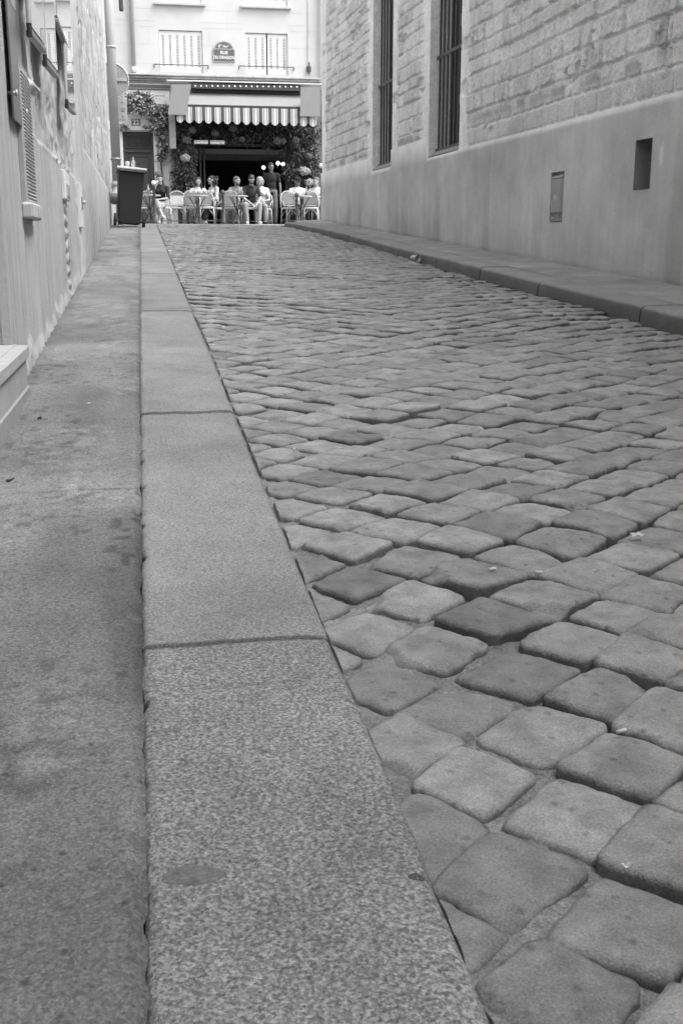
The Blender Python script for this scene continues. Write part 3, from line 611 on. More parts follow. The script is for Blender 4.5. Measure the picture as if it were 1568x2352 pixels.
# ================================================================= LEFT BUILDINGS
lb = thing('plaster_house', 'pale plastered house with roughcast upper wall, left of the lane', 'house', (-.5, 7, 0))
rh = thing('rough_house', 'narrow weathered stone house behind the drainpipe at the left corner', 'house', (-.5, 15, 0))
bpy.context.view_layer.update()
LX = -.50; JY = 4.24; LEND = 9.2
def left_wall():
    ys = np.concatenate([np.arange(JY, LEND - .006, .0125), [LEND]]); zs = np.concatenate([np.arange(-.75, 2.2, .0125), np.arange(2.2, 5.5, .3)])
    Y, Z = np.meshgrid(ys, zs, indexing='ij'); up = sst(.500, .512, Z + .006 * (vn(Y * 9, Z * 0 + 2) - .5)) * sst(5.35, 5.6, Y + .3 * (vn(Z * 3, Y) - .5) + .25 * (Z > .9))
    lum = fbm(Y * 5.5, Z * 8, 4)
    d = up * (.006 + .05 * lum) + (1 - up) * (.012 + .004 * fbm(Y * 6, Z * 2)) + .002 * (vn(Y * 50, Z * 50) - .5)
    band = np.exp(-((Z - .508) / .006) ** 2) * sst(5.6, 5.8, Y); d = d + .012 * band
    base = gz(Y) - Z; rag = sst(-.10, -.02, base + .09 * (vn(Y * 7, Z * 5) - .5)); d = d + rag * (.012 + .02 * (vn(Y * 16, Z * 16) - .5))
    # rippled repair strip under the small vent
    rp = sst(.17, .13, abs(Y - 7.85)) * sst(.30, .24, Z); d = d + rp * .010 * np.sin(Z * 75 + 5 * vn(Y * 9, Z * 4))
    T = 1.02 + .12 * band * 3 + .14 * lum * up - .05 * up + rag * .10 + .05 * fbm(Y * 3, Z * 1.5)
    YC, ZC = np.meshgrid((ys[:-1] + ys[1:]) / 2, (zs[:-1] + zs[1:]) / 2, indexing='ij')
    rel(grid_mesh('wall', np.stack([LX + d, Y, Z], -1), 'plaster', T), lb)
left_wall()
mb = MB(); mb.quad((LX + .012, JY, -1), (LX + .012, JY, 3.2), (-.95, JY, 3.2), (-.95, JY, -1))
mb.quad((-.95, JY, -1), (-.95, JY, 3.2), (-.95, 2.9, 3.2), (-.95, 2.9, -1)); mb.quad((-.95, 2.9, -1), (-.95, 2.9, 3.2), (LX, 2.9, 3.2), (LX, 2.9, -1)); mb.quad((-.95, 2.9, 3.2), (-.95, JY, 3.2), (LX, JY, 3.2), (LX, 2.9, 3.2))
rel(mb.build('doorway_reveal', 'plaster'), lb); tone1(COL.objects[-1], 1)
mb = MB(); mb.bb(LX - .02, LX + .022, JY - .006, JY + .045, gz(4.2), 3.2, .006); rel(mb.build('door_jamb', 'plaster'), lb); tone1(COL.objects[-1], .95)
mb = MB(); mb.quad((LX, -30, -3), (LX, 2.9, -3), (LX, 2.9, 5.4), (LX, -30, 5.4)); mb.quad((LX, 2.9, 3.2), (LX, JY, 3.2), (LX, JY, 5.4), (LX, 2.9, 5.4))
rel(mb.build('wall', 'plaster'), lb); tone1(COL.objects[-1])
mb = MB(); mb.quad((LX + .05, -30, 5.4), (LX + .05, LEND, 5.4), (-8, LEND, 5.4), (-8, -30, 5.4)); rel(mb.build('roof', 'zinc'), lb)
mb = MB(); mb.bb(-8, LX, -30, -2.5, 5.4, 12); mb.bb(LX + .001, 4.4, -14.5, -14, -3, 12); rel(mb.build('sky_blocker', 'plaster'), lb); tone1(COL.objects[-1])  # unseen high block and end wall added to dim the near ground
# door step
st = thing('door_step', 'stone doorstep with a pale overhanging slab at the left edge', 'step', (-.6, 3.7, gz(3.7)))
zt = -.366
mb = MB(); mb.bb(-.95, -.425, 2.92, 4.262, zt - .045, zt, .004); mb.bb(-.95, -.47, 2.92, 4.262, zt - .0, zt + .003) ; o = mb.build('slab', 'white_paint'); o.data.materials[0] = mat('slab_stone', .42, .1, 8, .7, bump=.15, bscale=80, big=.06); rel(o, st)
mb = MB(); mb.bb(-.95, -.437, 2.93, 4.257, -1.0, zt - .045, .003); o = rel(mb.build('riser', 'plinth'), st); tone1(o, .8)
mb = MB(); mb.bb(-.95, -.430, 2.93, 4.264, -1.0, gz(4.2) + .035, .004); o = rel(mb.build('skirting', 'plinth'), st); tone1(o, .66)

def rough_wall():
    ys = np.concatenate([np.arange(LEND - .02, 21.49, .02), [21.5]]); zs = np.concatenate([np.arange(-.5, 5.6, .02), np.arange(5.6, 6.1, .2)])
    Y, Z = np.meshgrid(ys, zs, indexing='ij'); d1, f, B = stone_disp(Y * .7, Z, 9, .17)
    ptop = .86 + .03 * (vn(Y * 2, Z * 0) - .5); hi = sst(0, .03, Z - ptop) * sst(10.7, 10.9, Y + .05 * (vn(Z * 3, Y) - .5)); top2 = sst(19.8, 20.1, Y)
    hi = hi * (1 - top2)
    crk = sst(.035, .0, abs(fbm(Y * 1.3 + 9, Z * 2.0, 4))) * sst(.4, .55, vn(Y * 1.1, Z * .9))
    d = hi * (-.012 + .05 * fbm(Y * 1.0, Z * 2.6, 6) + .012 * fbm(Y * 6, Z * 9) - .022 * crk) + (1 - hi) * (.012 + .006 * fbm(Y * 2, Z * 2))
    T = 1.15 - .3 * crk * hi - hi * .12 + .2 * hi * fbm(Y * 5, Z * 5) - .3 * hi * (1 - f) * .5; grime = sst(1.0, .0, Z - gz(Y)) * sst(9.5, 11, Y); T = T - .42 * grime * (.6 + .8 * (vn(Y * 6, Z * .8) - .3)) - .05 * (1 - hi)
    T = T - .2 * sst(.6, .75, vn(Y * 4, Z * 1.2)) * hi + .25 * hi * fbm(Y * 9, Z * 3)
    XX = LX + .014 + d; XX[0] = LX - .06
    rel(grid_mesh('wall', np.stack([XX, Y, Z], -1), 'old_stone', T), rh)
rough_wall()
mb = MB(); mb.quad((LX, 21.5, -.2), (LX, 21.5, 6), (-12, 21.5, 6), (-12, 21.5, -.2)); rel(mb.build('front_wall', 'plaster'), rh); tone1(COL.objects[-1])
mb = MB(); mb.quad((LX + .05, LEND, 6), (LX + .05, 21.6, 6), (-12, 21.6, 6), (-12, LEND, 6)); mb.quad((LX, LEND, 5.4), (LX, LEND, 6), (-8, LEND, 6), (-8, LEND, 5.4)); rel(mb.build('roof', 'zinc'), rh)

# glazed showcases fixed along the left wall (seen edge-on, mirroring the cafe front)
def showcase(y0, y1, z0, z1, label, tube=True):
    t = thing('showcase', label, 'display case', (-.44 if not tube else -.429, (y0 + y1) / 2, z0), R(-2.74) if tube else 0, 'glazed showcases on the left wall'); h = z1 - z0; l = (y1 - y0) / 2
    mb = MB(); mb.box((.008, 0, h / 2 + .02), (.010, 2 * l - .01, h - .03)); mb.build('back_panel', 'offwhite', t)
    mb = MB(); mb.box((.0165, .006, h / 2 + .02), (.005, 2 * l - .03, h - .03)); mb.build('glass_pane', 'window_glass', t)
    mb = MB(); mb.box((.008, .004, .008), (.030, 2 * l, .024), bev=.003); mb.build('bottom_rail', 'steel_dark', t)
    if tube:
        mb = MB(); mb.tube([(.010, -l, .046), (.010, -l, h)], .0105, 16); mb.build('corner_tube', 'steel', t)
        mb = MB(); mb.tube([(.010, -l, -.01), (.010, -l, .045)], .0115, 16); mb.build('corner_cap', 'rubber', t)
    return t
showcase(5.22, 5.68, .875, 3.2, 'glazed wall showcase with steel tube corner, nearest to the dark plaque')
showcase(6.03, 6.50, .875, 3.2, 'glazed wall showcase with steel tube corner, middle one beside the long sill')
showcase(7.72, 8.15, .865, 1.25, 'low glazed wall showcase with a black corner cap, below the long sill')
showcase(7.08, 8.66, 1.262, 3.2, 'wide wall glazing above a long metal sill, without a tube corner', False)

# dark plaque
pq = thing('plaque', 'dark glossy plaque held off the left wall by steel bolts', 'plaque', (LX + .032, 4.93, .478))
mb = MB(); mb.box((0, 0, .85), (.008, .46, 1.7), bev=.002); mb.build('plate', 'plaque', pq)
mb = MB(); mb.box((.005, .06, .11), (.002, .10, .10)); mb.box((.005, -.02, .62), (.002, .2, .35)); mb.build('print', 'grey_paint', pq)
for y, z in ((-.19, .10), (.19, .07), (-.19, 1.6), (.19, 1.6)):
    mb = MB(); mb.tube([(-.02, y, z), (.012, y, z)], .007, 10); mb.ell((.014, y, z), (.006, .014, .014), 10, 6); mb.build('bolt', 'steel', pq, True)
# vents
def vent(y0, y1, z0, z1, n, label, m='plaster', lip=True):
    t = thing('wall_vent', label, 'vent', (LX + .012, (y0 + y1) / 2, z0), 0, None); l = (y1 - y0) / 2; h = z1 - z0
    mb = MB(); mb.box((.012, 0, h / 2), (.03, 2 * l, h), bev=.006); o = mb.build('vent_frame', m, t)
    if m == 'plaster': tone1(o, .85)
    mb = MB()
    for i in range(n):
        z = (.07 if lip else .02) + (h - .10) * (i + .5) / n; mb.box((.028, 0, z), (.012, 2 * l - .05, .006), rot=Matrix.Rotation(.6, 3, 'Y'), bev=.002)
    o = mb.build('louvres', m, t)
    if m == 'plaster': tone1(o, 1.25)
    if lip:
        mb = MB(); mb.box((.022, 0, .035), (.05, 2 * l + .02, .07), bev=.01); o = mb.build('bottom_lip', m, t)
        if m == 'plaster': tone1(o, 1.1)
    return t
vent(4.99, 5.42, .105, .74, 36, 'tall louvred plaster vent beside the dark plaque')
vent(7.62, 8.08, .285, .47, 9, 'small louvred vent low on the plastered wall', 'offwhite', False)
mb = MB(); mb.box((LX + .035, 5.52, .70), (.06, .36, .05), bev=.02, rot=Matrix.Rotation(.05, 3, 'X')); tag(mb.build('stone_stub', 'old_stone'), 'broken stone stub jutting from the wall above the tall vent', 'stone'); tone1(COL.objects[-1], 1.4)
gb = thing('gas_box', 'flat metal gas meter door with a small round knob on the left wall', 'meter box', (LX + .02, 9.42, .13))
mb = MB(); mb.box((.015, 0, .17), (.03, .34, .34), bev=.003); mb.build('door', 'offwhite', gb)
mb = MB(); mb.box((.033, .0, .19), (.006, .14, .1)); mb.build('label_plate', 'steel_dark', gb)
mb = MB(); mb.tube([(.03, .06, .2), (.055, .06, .2)], .014, 10); mb.build('knob', 'steel', gb, True)

# drain pipe at the left corner
dpn = thing('drainpipe', 'thick pale drainpipe with an elbow at the left corner', 'drainpipe', (float(atY(263.5, 300, 20.15)[0]), 20.15, 0))
mb = MB(); mb.tube([(0, 0, 1.02), (0, 0, 5.9)], .078, 20); mb.tube([(0, 0, .93), (0, 0, 1.05)], .1, 20); mb.tube([(0, 0, 3.2), (0, 0, 3.24)], .083, 20); mb.build('pipe', 'zinc', dpn, True)
mb = MB(); mb.tube([(.0, 0, 1.0), (-.0, -.03, .88), (-.03, -.12, .80), (-.05, -.25, .76)], [.09, .092, .092, .08], 16); mb.tube([(-.05, -.23, .765), (-.055, -.28, .755)], .1, 16); mb.build('elbow', 'zinc', dpn, True)
mb = MB(); mb.tube([(.02, .05, .9), (.02, .05, .3)], .045, 12); mb.build('outlet', 'zinc', dpn, True)
mb = MB(); mb.tube([(-.1, 0, 1.42), (.09, 0, 1.42)], .012, 8); mb.tube([(0, 0, 1.40), (0, 0, 1.44)], .085, 20); mb.build('clamp', 'steel_dark', dpn, True)

# traffic signs seen from behind at the corner
c = atY(256, 184, 23.2)
sg = thing('no_entry_sign', 'round road sign seen from behind with a plate below on the same pole', 'road sign', (c[0], 23.2, .42))
zc = c[2] - .42; rr_ = 36 / 2560 * 23.2
mb = MB(); mb.tube([(0, .05, 0), (0, .05, zc + .5)], .03, 12); mb.build('pole', 'grey_paint', sg, True)
mb = MB(); mb.tube([(0, -.002, zc), (0, .01, zc)], rr_, 48); mb.build('disc', 'grey_paint', sg)
mb = MB(); mb.tube([(rr_ * math.cos(a), 0, zc + rr_ * math.sin(a)) for a in np.linspace(0, 2 * math.pi, 49)], .012, 6); mb.build('rim', 'steel', sg, True)
mb = MB(); mb.box((0, -.012, zc + .02), (2 * rr_ - .06, .02, .06)); mb.build('band', 'zinc', sg)
p2 = atY(284, 250, 23.2); zz = p2[2] - .42; w_ = (286 - 256) / 2560 * 23.2
mb = MB(); mb.box((0, 0, zz), (2 * w_, .015, .43), bev=.006); mb.box((0, -.008, zz), (2 * w_ - .05, .006, .37)); mb.build('plate', 'zinc', sg)
mb = MB()
for dz in (.13, -.13): mb.tube([(w_ - .08, -.02, zz + dz), (w_ - .08, 0, zz + dz)], .016, 10)
mb.box((w_ - .07, -.016, zz), (.07, .01, .06)); mb.build('bolt', 'steel_dark', sg)

# ================================================================= WHEELIE BIN
bnp = ong(298, 508)
wb = thing('wheelie_bin', 'dark wheeled rubbish bin with pale lid leaning at the end of the pavement', 'bin', (bnp[0] + .0, 19.4, gz(19.4) + .0), R(4))
wb.rotation_euler = (R(-2), R(5.0), R(4))
def taper(mb, x0, x1, y0, y1, z0, X0, X1, Y0, Y1, z1):
    mb.add([(x0, y0, z0), (x1, y0, z0), (x1, y1, z0), (x0, y1, z0), (X0, Y0, z1), (X1, Y0, z1), (X1, Y1, z1), (X0, Y1, z1)], [(0, 3, 2, 1), (4, 5, 6, 7), (0, 1, 5, 4), (1, 2, 6, 5), (2, 3, 7, 6), (3, 0, 4, 7)])
def bev(w=.01, s=2):
    def f(o): m_ = o.modifiers.new('bevel', 'BEVEL'); m_.width = w; m_.segments = s; m_.limit_method = 'ANGLE'
    return f
mb = MB(); taper(mb, -.175, .175, -.16, .2, .05, -.215, .215, -.22, .26, .88); body = mb.build('body', 'bin', wb, mods=bev(.02))
mb = MB(); taper(mb, -.235, .235, -.245, .28, .875, -.235, .235, -.245, .28, .905); mb.build('rim', 'bin', wb, mods=bev(.008))
mb = MB(); taper(mb, -.24, .24, -.25, .29, .908, -.21, .21, -.2, .25, .955); mb.tube([(-.24, -.25, .925), (.24, -.25, .925)], .026, 10); mb.build('lid', 'bin_lid', wb, mods=bev(.01))
mb = MB(); mb.tube([(-.2, -.29, .88), (.2, -.29, .88)], .014, 8); [mb.tube([(x, -.24, .87), (x, -.295, .88)], .014, 8) for x in (-.2, 0, .2)]; mb.build('handle', 'bin', wb)
mb = MB(); mb.tube([(-.22, -.14, .1), (.22, -.14, .1)], .014, 10); mb.build('axle', 'steel_dark', wb, True)
mb = MB(); mb.add([(-.10, -.2, .62), (-.09, -.2015, .655), (-.0, -.2015, .655), (-.07, -.2, .635)], [(0, 1, 2, 3)]); mb.build('sticker', 'white', wb)
for x in (-.235, .235):
    mb = MB(); mb.tube([(x - .022, -.14, .1), (x + .022, -.14, .1)], .1, 24); w = mb.build('wheel', 'rubber', wb, mods=bev(.008))
    mb = MB(); mb.tube([(x - .026, -.14, .1), (x + .026, -.14, .1)], .05, 16); mb.build('hub', 'bin', w)
bpy.context.view_layer.update()
def onbin(p): return wb.matrix_world @ Vector(p)
p = onbin((.03, 0, .957)); mb = MB(); mb.lathe(p, [(.0, 0), (.10, .0), (.115, .012), (.11, .014), (.09, .006)], 24); tag(mb.build('plate', 'grey_paint', smooth=True), 'flat grey plate left on the bin lid under a glass bottle', 'plate')
p = onbin((.04, 0, .972)); mb = MB(); mb.lathe(p, [(.034, 0), (.036, .06), (.034, .09), (.013, .13), (.011, .17), (.013, .172)], 16); tag(mb.build('bottle', 'glass', smooth=True), 'clear glass bottle standing on the bin lid', 'bottle')
p = onbin((-.06, -.02, .965)); mb = MB(); mb.lathe(p, [(.03, 0), (.034, .03), (.038, .07), (.03, .09), (.0, .095)], 16); tag(mb.build('paper_cup', 'white', smooth=True), 'small white paper cup on the bin lid', 'cup')

# ================================================================= CAFE BUILDING
YF = 34.0
def FX(px, py=300, Y=YF): return float(atY(px, py, Y)[0])
def FZ(py, px=550, Y=YF): return float(atY(px, py, Y)[2])
cb = thing('cafe_building', 'bright stone building with shuttered windows above the cafe', 'building', (4, YF, FLOOR))
bpy.context.view_layer.update()
wx = [-12, FX(281), FX(351), FX(402), FX(366.6, 120), FX(465.4, 120), FX(563.5, 120), FX(660.6, 120), FX(724, 400), 16]
xs_ = sorted(set(wx)); zdoor = FZ(301, 316); zcafe = FZ(262); zs_ = [0.0, zdoor, zcafe, FZ(169), FZ(73), FZ(11), FZ(-100), 12.5]
zs_ = sorted(zs_)
dx0, dx1 = FX(281), FX(351); cx0, cx1 = FX(402), FX(724, 400)
wins = [(FX(366.6, 120), FX(465.4, 120), FZ(169), FZ(73)), (FX(563.5, 120), FX(660.6, 120), FZ(169), FZ(73)),
        (FX(366.6, 120), FX(465.4, 120), FZ(11), FZ(-100)), (FX(563.5, 120), FX(660.6, 120), FZ(11), FZ(-100))]
def solid(i, j):
    x = (xs_[i] + xs_[i + 1]) / 2; z = (zs_[j] + zs_[j + 1]) / 2
    if dx0 < x < dx1 and z < zdoor: return False
    if cx0 < x < cx1 and z < zcafe: return False
    for a, b, c_, d in wins:
        if a < x < b and c_ < z < d: return False
    return True
o = rel(slab(xs_, zs_, solid, YF, YF + .35).build('wall', 'facade'), cb); tone1(o)
# ashlar joints in the stone: shallow grooves laid as thin recess strips
mb = MB()
for py in (9, 65, 40): pass
for z in (FZ(53), FZ(66), FZ(25), FZ(106), FZ(150)):
    for a, b in ((FX(250), FX(366)), (FX(466), FX(563)), (FX(661), FX(735))):
        mb.bb(a + .02, b - .02, YF - .003, YF, z - .006, z + .006)
for px, z0, z1 in ((410, FZ(53), FZ(25)), (520, FZ(66), FZ(25)), (610, FZ(53), FZ(25)), (340, FZ(106), FZ(66)), (700, FZ(150), FZ(106)), (480, FZ(106), FZ(66))):
    x = FX(px, 60); mb.bb(x - .006, x + .006, YF - .0032, YF, z0, z1)
rel(mb.build('stone_joints', 'facade'), cb); tone1(COL.objects[-1], .93)
# cornices and mouldings
mb = MB(); z1, z0 = FZ(170, 300), FZ(189, 300); xa, xb = FX(230), FX(733)
for i, (dz0, dz1, pr) in enumerate(((0, .25, .06), (.25, .5, .12), (.5, .8, .2), (.8, 1.0, .28))):
    mb.bb(xa, xb, YF - pr, YF - .001, z0 + (z1 - z0) * dz0 + .001, z0 + (z1 - z0) * dz1 - .001, .008)
rel(mb.build('cornice', 'trim'), cb)
mb = MB(); z1, z0 = FZ(192, 300), FZ(204, 300); xa, xb = FX(230), FX(394)
for dz0, dz1, pr in ((0, .45, .10), (.45, .75, .15), (.75, 1, .2)): mb.bb(xa, xb, YF - pr, YF - .001, z0 + (z1 - z0) * dz0 + .001, z0 + (z1 - z0) * dz1 - .001, .008)
rel(mb.build('cornice', 'grey_paint'), cb)
# door surround in white panels, left of the cafe
def panel(x0, x1, z0, z1, y, nm='wall_panel', m='white_paint', t=.05, fr=.07):
    mb = MB(); mb.bb(x0, x1, y - t, y - .001, z0, z1, .004)
    a, b, c_, d = x0 + fr, x1 - fr, z0 + fr, z1 - fr
    for (p, q, r_, s_) in ((a, b, c_, c_ + .025), (a, b, d - .025, d), (a, a + .025, c_ + .0255, d - .0255), (b - .025, b, c_ + .0255, d - .0255)): mb.bb(p, q, y - t - .02, y - t + .002, r_, s_, .004)
    return rel(mb.build(nm, m), cb)
panel(FX(250), FX(392), FZ(248, 300), FZ(205, 300), YF, fr=.12)
panel(FX(352), FX(390), FLOOR, FZ(372, 370), YF, fr=.06); panel(FX(352), FX(390), FZ(370, 370), FZ(256, 370), YF, fr=.06)
mb = MB(); mb.bb(FX(250), FX(352), YF - .05, YF - .001, FZ(298, 300), FZ(252, 300), .004); rel(mb.build('wall_panel', 'offwhite'), cb)
mb = MB(); mb.bb(FX(272), FX(281), YF - .06, YF + .1, FLOOR, FZ(300, 300), .01); rel(mb.build('door_post', 'offwhite'), cb)
# the door 22
mb = MB(); mb.bb(dx0, dx1, YF + .10, YF + .16, FLOOR, zdoor); dr = rel(mb.build('door', 'door_paint'), cb)
mb = MB(); zA, zB = FZ(344, 316), FZ(349, 316)
mb.bb(dx0 + .002, dx1 - .002, YF + .03, YF + .099, zB, zA, .01); mb.bb(dx0 + .002, dx0 + .09, YF + .05, YF + .099, FLOOR, zB - .002, .006); mb.bb(dx1 - .09, dx1 - .002, YF + .05, YF + .099, FLOOR, zB - .002, .006)
mb.bb(dx0 + .16, dx1 - .16, YF + .07, YF + .099, zB - .12, zB - .09, .006); mb.bb(dx0 + .16, dx1 - .16, YF + .075, YF + .099, FLOOR + .9, zB - .14, .01); mb.bb(dx0 + .16, dx1 - .16, YF + .075, YF + .099, FLOOR + .1, FLOOR + .8, .01)
o = mb.build('door_moulding', 'door_paint'); o.parent = dr
mb = MB(); tx0, tx1, tz0, tz1 = FX(290.5), FX(348), FZ(338, 316), FZ(308, 316); mb.bb(tx0, tx1, YF + .088, YF + .0995, tz0, tz1); tr = mb.build('transom_glass', 'dark'); tr.parent = dr
mb = MB(); mb.tube([(tx0, YF + .075, tz0), (tx1, YF + .075, tz1)], .014, 6); mb.tube([(tx0, YF + .075, tz1), (tx1, YF + .075, tz0)], .014, 6); mb.tube([((tx0 + tx1) / 2, YF + .075, tz0), ((tx0 + tx1) / 2, YF + .075, tz1)], .012, 6)
for a, b in (((tx0, tz0), (tx1, tz0)), ((tx1, tz0), (tx1, tz1)), ((tx1, tz1), (tx0, tz1)), ((tx0, tz1), (tx0, tz0))): mb.tube([(a[0], YF + .078, a[1]), (b[0], YF + .078, b[1])], .018, 6)
o = mb.build('transom_bars', 'door_paint'); o.parent = dr
# windows with louvred shutters
for wi, (a, b, c_, d) in enumerate(wins):
    mb = MB(); mb.bb(a, b, YF + .30, YF + .33, c_, d); wn_ = rel(mb.build('window', 'dark'), cb)
    mid = (a + b) / 2; opening = .035 if wi == 1 else .004
    for k, (p, q) in enumerate(((a + .008, mid - opening * .3), (mid + opening, b - .008))):
        mb = MB(); n = 3; w = (q - p)
        y = YF + .06
        mb.bb(p, q, y, y + .03, c_ + .01, d - .012, .004)
        mb.bb(p, p + .035, y - .012, y - .0005, c_ + .01, d - .03); mb.bb(q - .035, q, y - .012, y - .0005, c_ + .01, d - .03); 
        for v in range(1, n): mb.bb(p + w * v / n - .012, p + w * v / n + .012, y - .010, y - .0005, c_ + .012, d - .032)
        sh = mb.build('shutter', 'white_paint'); sh.parent = wn_
        mb = MB(); ns = 21
        for v in range(n):
            x = p + w * (v + .5) / n
            for s_ in range(ns):
                z = c_ + .18 + (d - c_ - .32) * s_ / (ns - 1); mb.box((x, y - .004, z), (.075, .008, .022), rot=Matrix.Rotation(.5, 3, 'X'))
        o = mb.build('shutter_slats', 'grey_paint'); o.parent = sh
    if wi > 1:
        mb = MB(); mb.bb(a - .12, b + .12, YF - .1, YF - .001, c_ - .07, c_ + .0, .01); o = rel(mb.build('window_sill', 'facade'), cb); tone1(o, .9)
        
for k, (pa, pb, py) in enumerate(((354, 478, 149), (549, 674, 153))):
    xa, xb, z = FX(pa, 149), FX(pb, 149), FZ(py, (pa + pb) / 2)
    mb = MB(); mb.tube([(xa, YF, z - .03), (xa, YF - .06, z), (xa + .05, YF - .08, z), (xb - .05, YF - .08, z), (xb, YF - .06, z), (xb, YF, z - .03)], .014, 8); mb.tube([(xa, YF - .06, z - .02), (xa, YF, z - .08)], .01, 6); mb.tube([(xb, YF - .06, z - .02), (xb, YF, z - .08)], .01, 6)
    rel(mb.build('guard_rail', 'iron', smooth=True), cb)
# ceiling, floor and dark room behind the cafe front
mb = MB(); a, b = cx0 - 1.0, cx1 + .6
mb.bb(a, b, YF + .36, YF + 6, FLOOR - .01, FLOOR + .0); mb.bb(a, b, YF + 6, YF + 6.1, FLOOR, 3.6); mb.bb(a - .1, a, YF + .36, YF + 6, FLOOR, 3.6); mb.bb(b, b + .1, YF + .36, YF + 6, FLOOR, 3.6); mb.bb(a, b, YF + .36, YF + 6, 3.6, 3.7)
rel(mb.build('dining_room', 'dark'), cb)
mb = MB(); fx0 = FX(452, 400)
for x in (FX(447, 400), FX(459, 400), FX(468, 400)): mb.bb(x, x + .05, YF + .05, YF + .12, FLOOR, FZ(335), .005)
mb.bb(cx0, cx1, YF + .04, YF + .14, FZ(335), FZ(329), .005); mb.bb(FX(655, 400), FX(675, 400), YF + .03, YF + .15, FLOOR, FZ(335), .005); mb.bb(cx0, FX(445, 400), YF + .16, YF + .2, FLOOR, FZ(329))
rel(mb.build('shopfront_frame', 'black_metal'), cb)
mb = MB()
for px in (394, 400): pass
mb.bb(FX(387), FX(401), YF - .9, YF - .001, FZ(346, 392), FZ(262, 392)); rel(mb.build('side_screen', 'steel_dark'), cb)
mb = MB(); mb.bb(cx0 + .3, cx1 - .6, YF + 2.2, YF + 2.4, 2.75, 2.9); mb.bb(cx0 + .2, cx1 - .2, YF + 4.2, YF + 4.4, 2.7, 2.95); mb.tube([(FX(545), YF + 2, 3.5), (FX(545), YF + 2, 3.1)], .02, 6)
for a_ in range(4): mb.box((FX(545) + .3 * math.cos(a_ * 1.57), YF + 2 + .3 * math.sin(a_ * 1.57), 3.1), (.5 if a_ % 2 == 0 else .12, .12 if a_ % 2 == 0 else .5, .015))
mb.bb(FX(520, 400), FX(560, 400), YF + 3, YF + 3.5, FLOOR, FLOOR + 1.1); rel(mb.build('bar_fittings', 'grey_paint'), cb)
# bright bits of the facade: right cables
mb = MB(); mb.tube([(FX(707, 0), YF - .02, FZ(-40)), (FX(707, 60), YF - .02, FZ(60)), (FX(706, 100), YF - .02, FZ(138)), (FX(712, 170), YF - .05, FZ(168)), (FX(727, 180), YF - .2, FZ(182))], .008, 6)
tag(mb.build('cable', 'grey_paint', smooth=True), 'thin cable running down the bright facade beside the right drainpipe', 'cable')
mb = MB(); mb.bb(FX(705), FX(714.5), YF - .08, YF - .001, FZ(165, 710), FZ(152, 710), .01); mb.bb(FX(708), FX(711.5), YF - .10, YF - .081, FZ(170, 710), FZ(143, 710), .01); tag(mb.build('junction_box', 'iron'), 'small dark junction box on the facade above the awning corner', 'junction box')
# pipes on the facade
dp = thing('drainpipe', 'slim grey drainpipe high on the facade, left of the windows', 'drainpipe', (FX(314), YF - .08, FZ(166, 314)))
mb = MB(); mb.tube([(0, 0, .12), (0, 0, 8)], .055, 14); mb.build('pipe', 'zinc', dp, True)
mb = MB(); mb.tube([(0, 0, .0), (0, 0, .14)], .065, 14); mb.build('collar', 'white_paint', dp, True)
mb = MB(); mb.tube([(0, 0, -.1), (0, 0, 0)], .05, 14); mb.build('outlet', 'steel_dark', dp, True)
dp = thing('drainpipe', 'pale drainpipe running down the right edge of the cafe front', 'drainpipe', (FX(740.5, 200, YF - .1), YF - .1, FLOOR))
mb = MB(); mb.tube([(0, 0, 0), (0, 0, 12)], .058, 16); mb.build('pipe', 'white_paint', dp, True)
mb = MB()
for z in (FZ(141, 740) - FLOOR, FZ(207, 740) - FLOOR, FZ(240, 740) - FLOOR, 1.6): mb.tube([(0, 0, z - .02), (0, 0, z + .02)], .07, 16)
mb.build('clamp', 'offwhite', dp, True)
# street name plate
sp = thing('street_sign', 'arched enamel street name plate between the two shuttered windows', 'street sign', (FX(514, 120), YF - .012, FZ(142, 514)))
w = (538 - 490) / 2560 * 34; h1 = (142 - 115) / 2560 * 34; h2 = (116 - 100) / 2560 * 34
mb = MB(); mb.bb(-w / 2, w / 2, -.02, .01, 0, h1); 
arc = [(-w * .44, 0)] + [(w * .44 * math.cos(t), h2 * math.sin(t)) for t in np.linspace(math.pi, 0, 21)] 
n = len(arc); mb.add([(x, -.018, h1 + z) for x, z in arc] + [(x, .01, h1 + z) for x, z in arc], [tuple(range(n)), tuple(range(2 * n - 1, n - 1, -1))] + [(i, i + n, (i + 1) % n + n, (i + 1) % n) for i in range(n)])
mb.build('plate', 'offwhite', sp).data.materials[0] = M['grey_paint']
mb = MB(); mb.bb(-w / 2 + .025, w / 2 - .025, -.026, -.0205, .025, h1 - .02)
arc = [(x * .86, z * .8) for x, z in arc]; mb.add([(x, -.024, h1 + .01 + z) for x, z in arc] + [(x, -.017, h1 + .01 + z) for x, z in arc], [tuple(range(n))] + [(i, i + n, (i + 1) % n + n, (i + 1) % n) for i in range(n)])
mb.build('panel', 'enamel', sp)
text_mesh('RUE', .115, 'lettering', 'white', (0, -.028, h1 * .70), (R(90), 0, 0), sp, .002, .004, 1.05)
text_mesh('DU DRAGON', .115, 'lettering', 'white', (0, -.028, h1 * .34), (R(90), 0, 0), sp, .002, .004, .86)
text_mesh('6', .12, 'lettering', 'white', (-.13, -.026, h1 + .07), (R(90), 0, 0), sp, .002, .003)
text_mesh('me', .06, 'lettering', 'white', (-.075, -.026, h1 + .10), (R(90), 0, 0), sp, .002, .002)
text_mesh('Arr', .10, 'lettering', 'white', (.045, -.026, h1 + .065), (R(90), 0, 0), sp, .002, .003)
text_mesh('t', .06, 'lettering', 'white', (.135, -.026, h1 + .095), (R(90), 0, 0), sp, .002, .002)
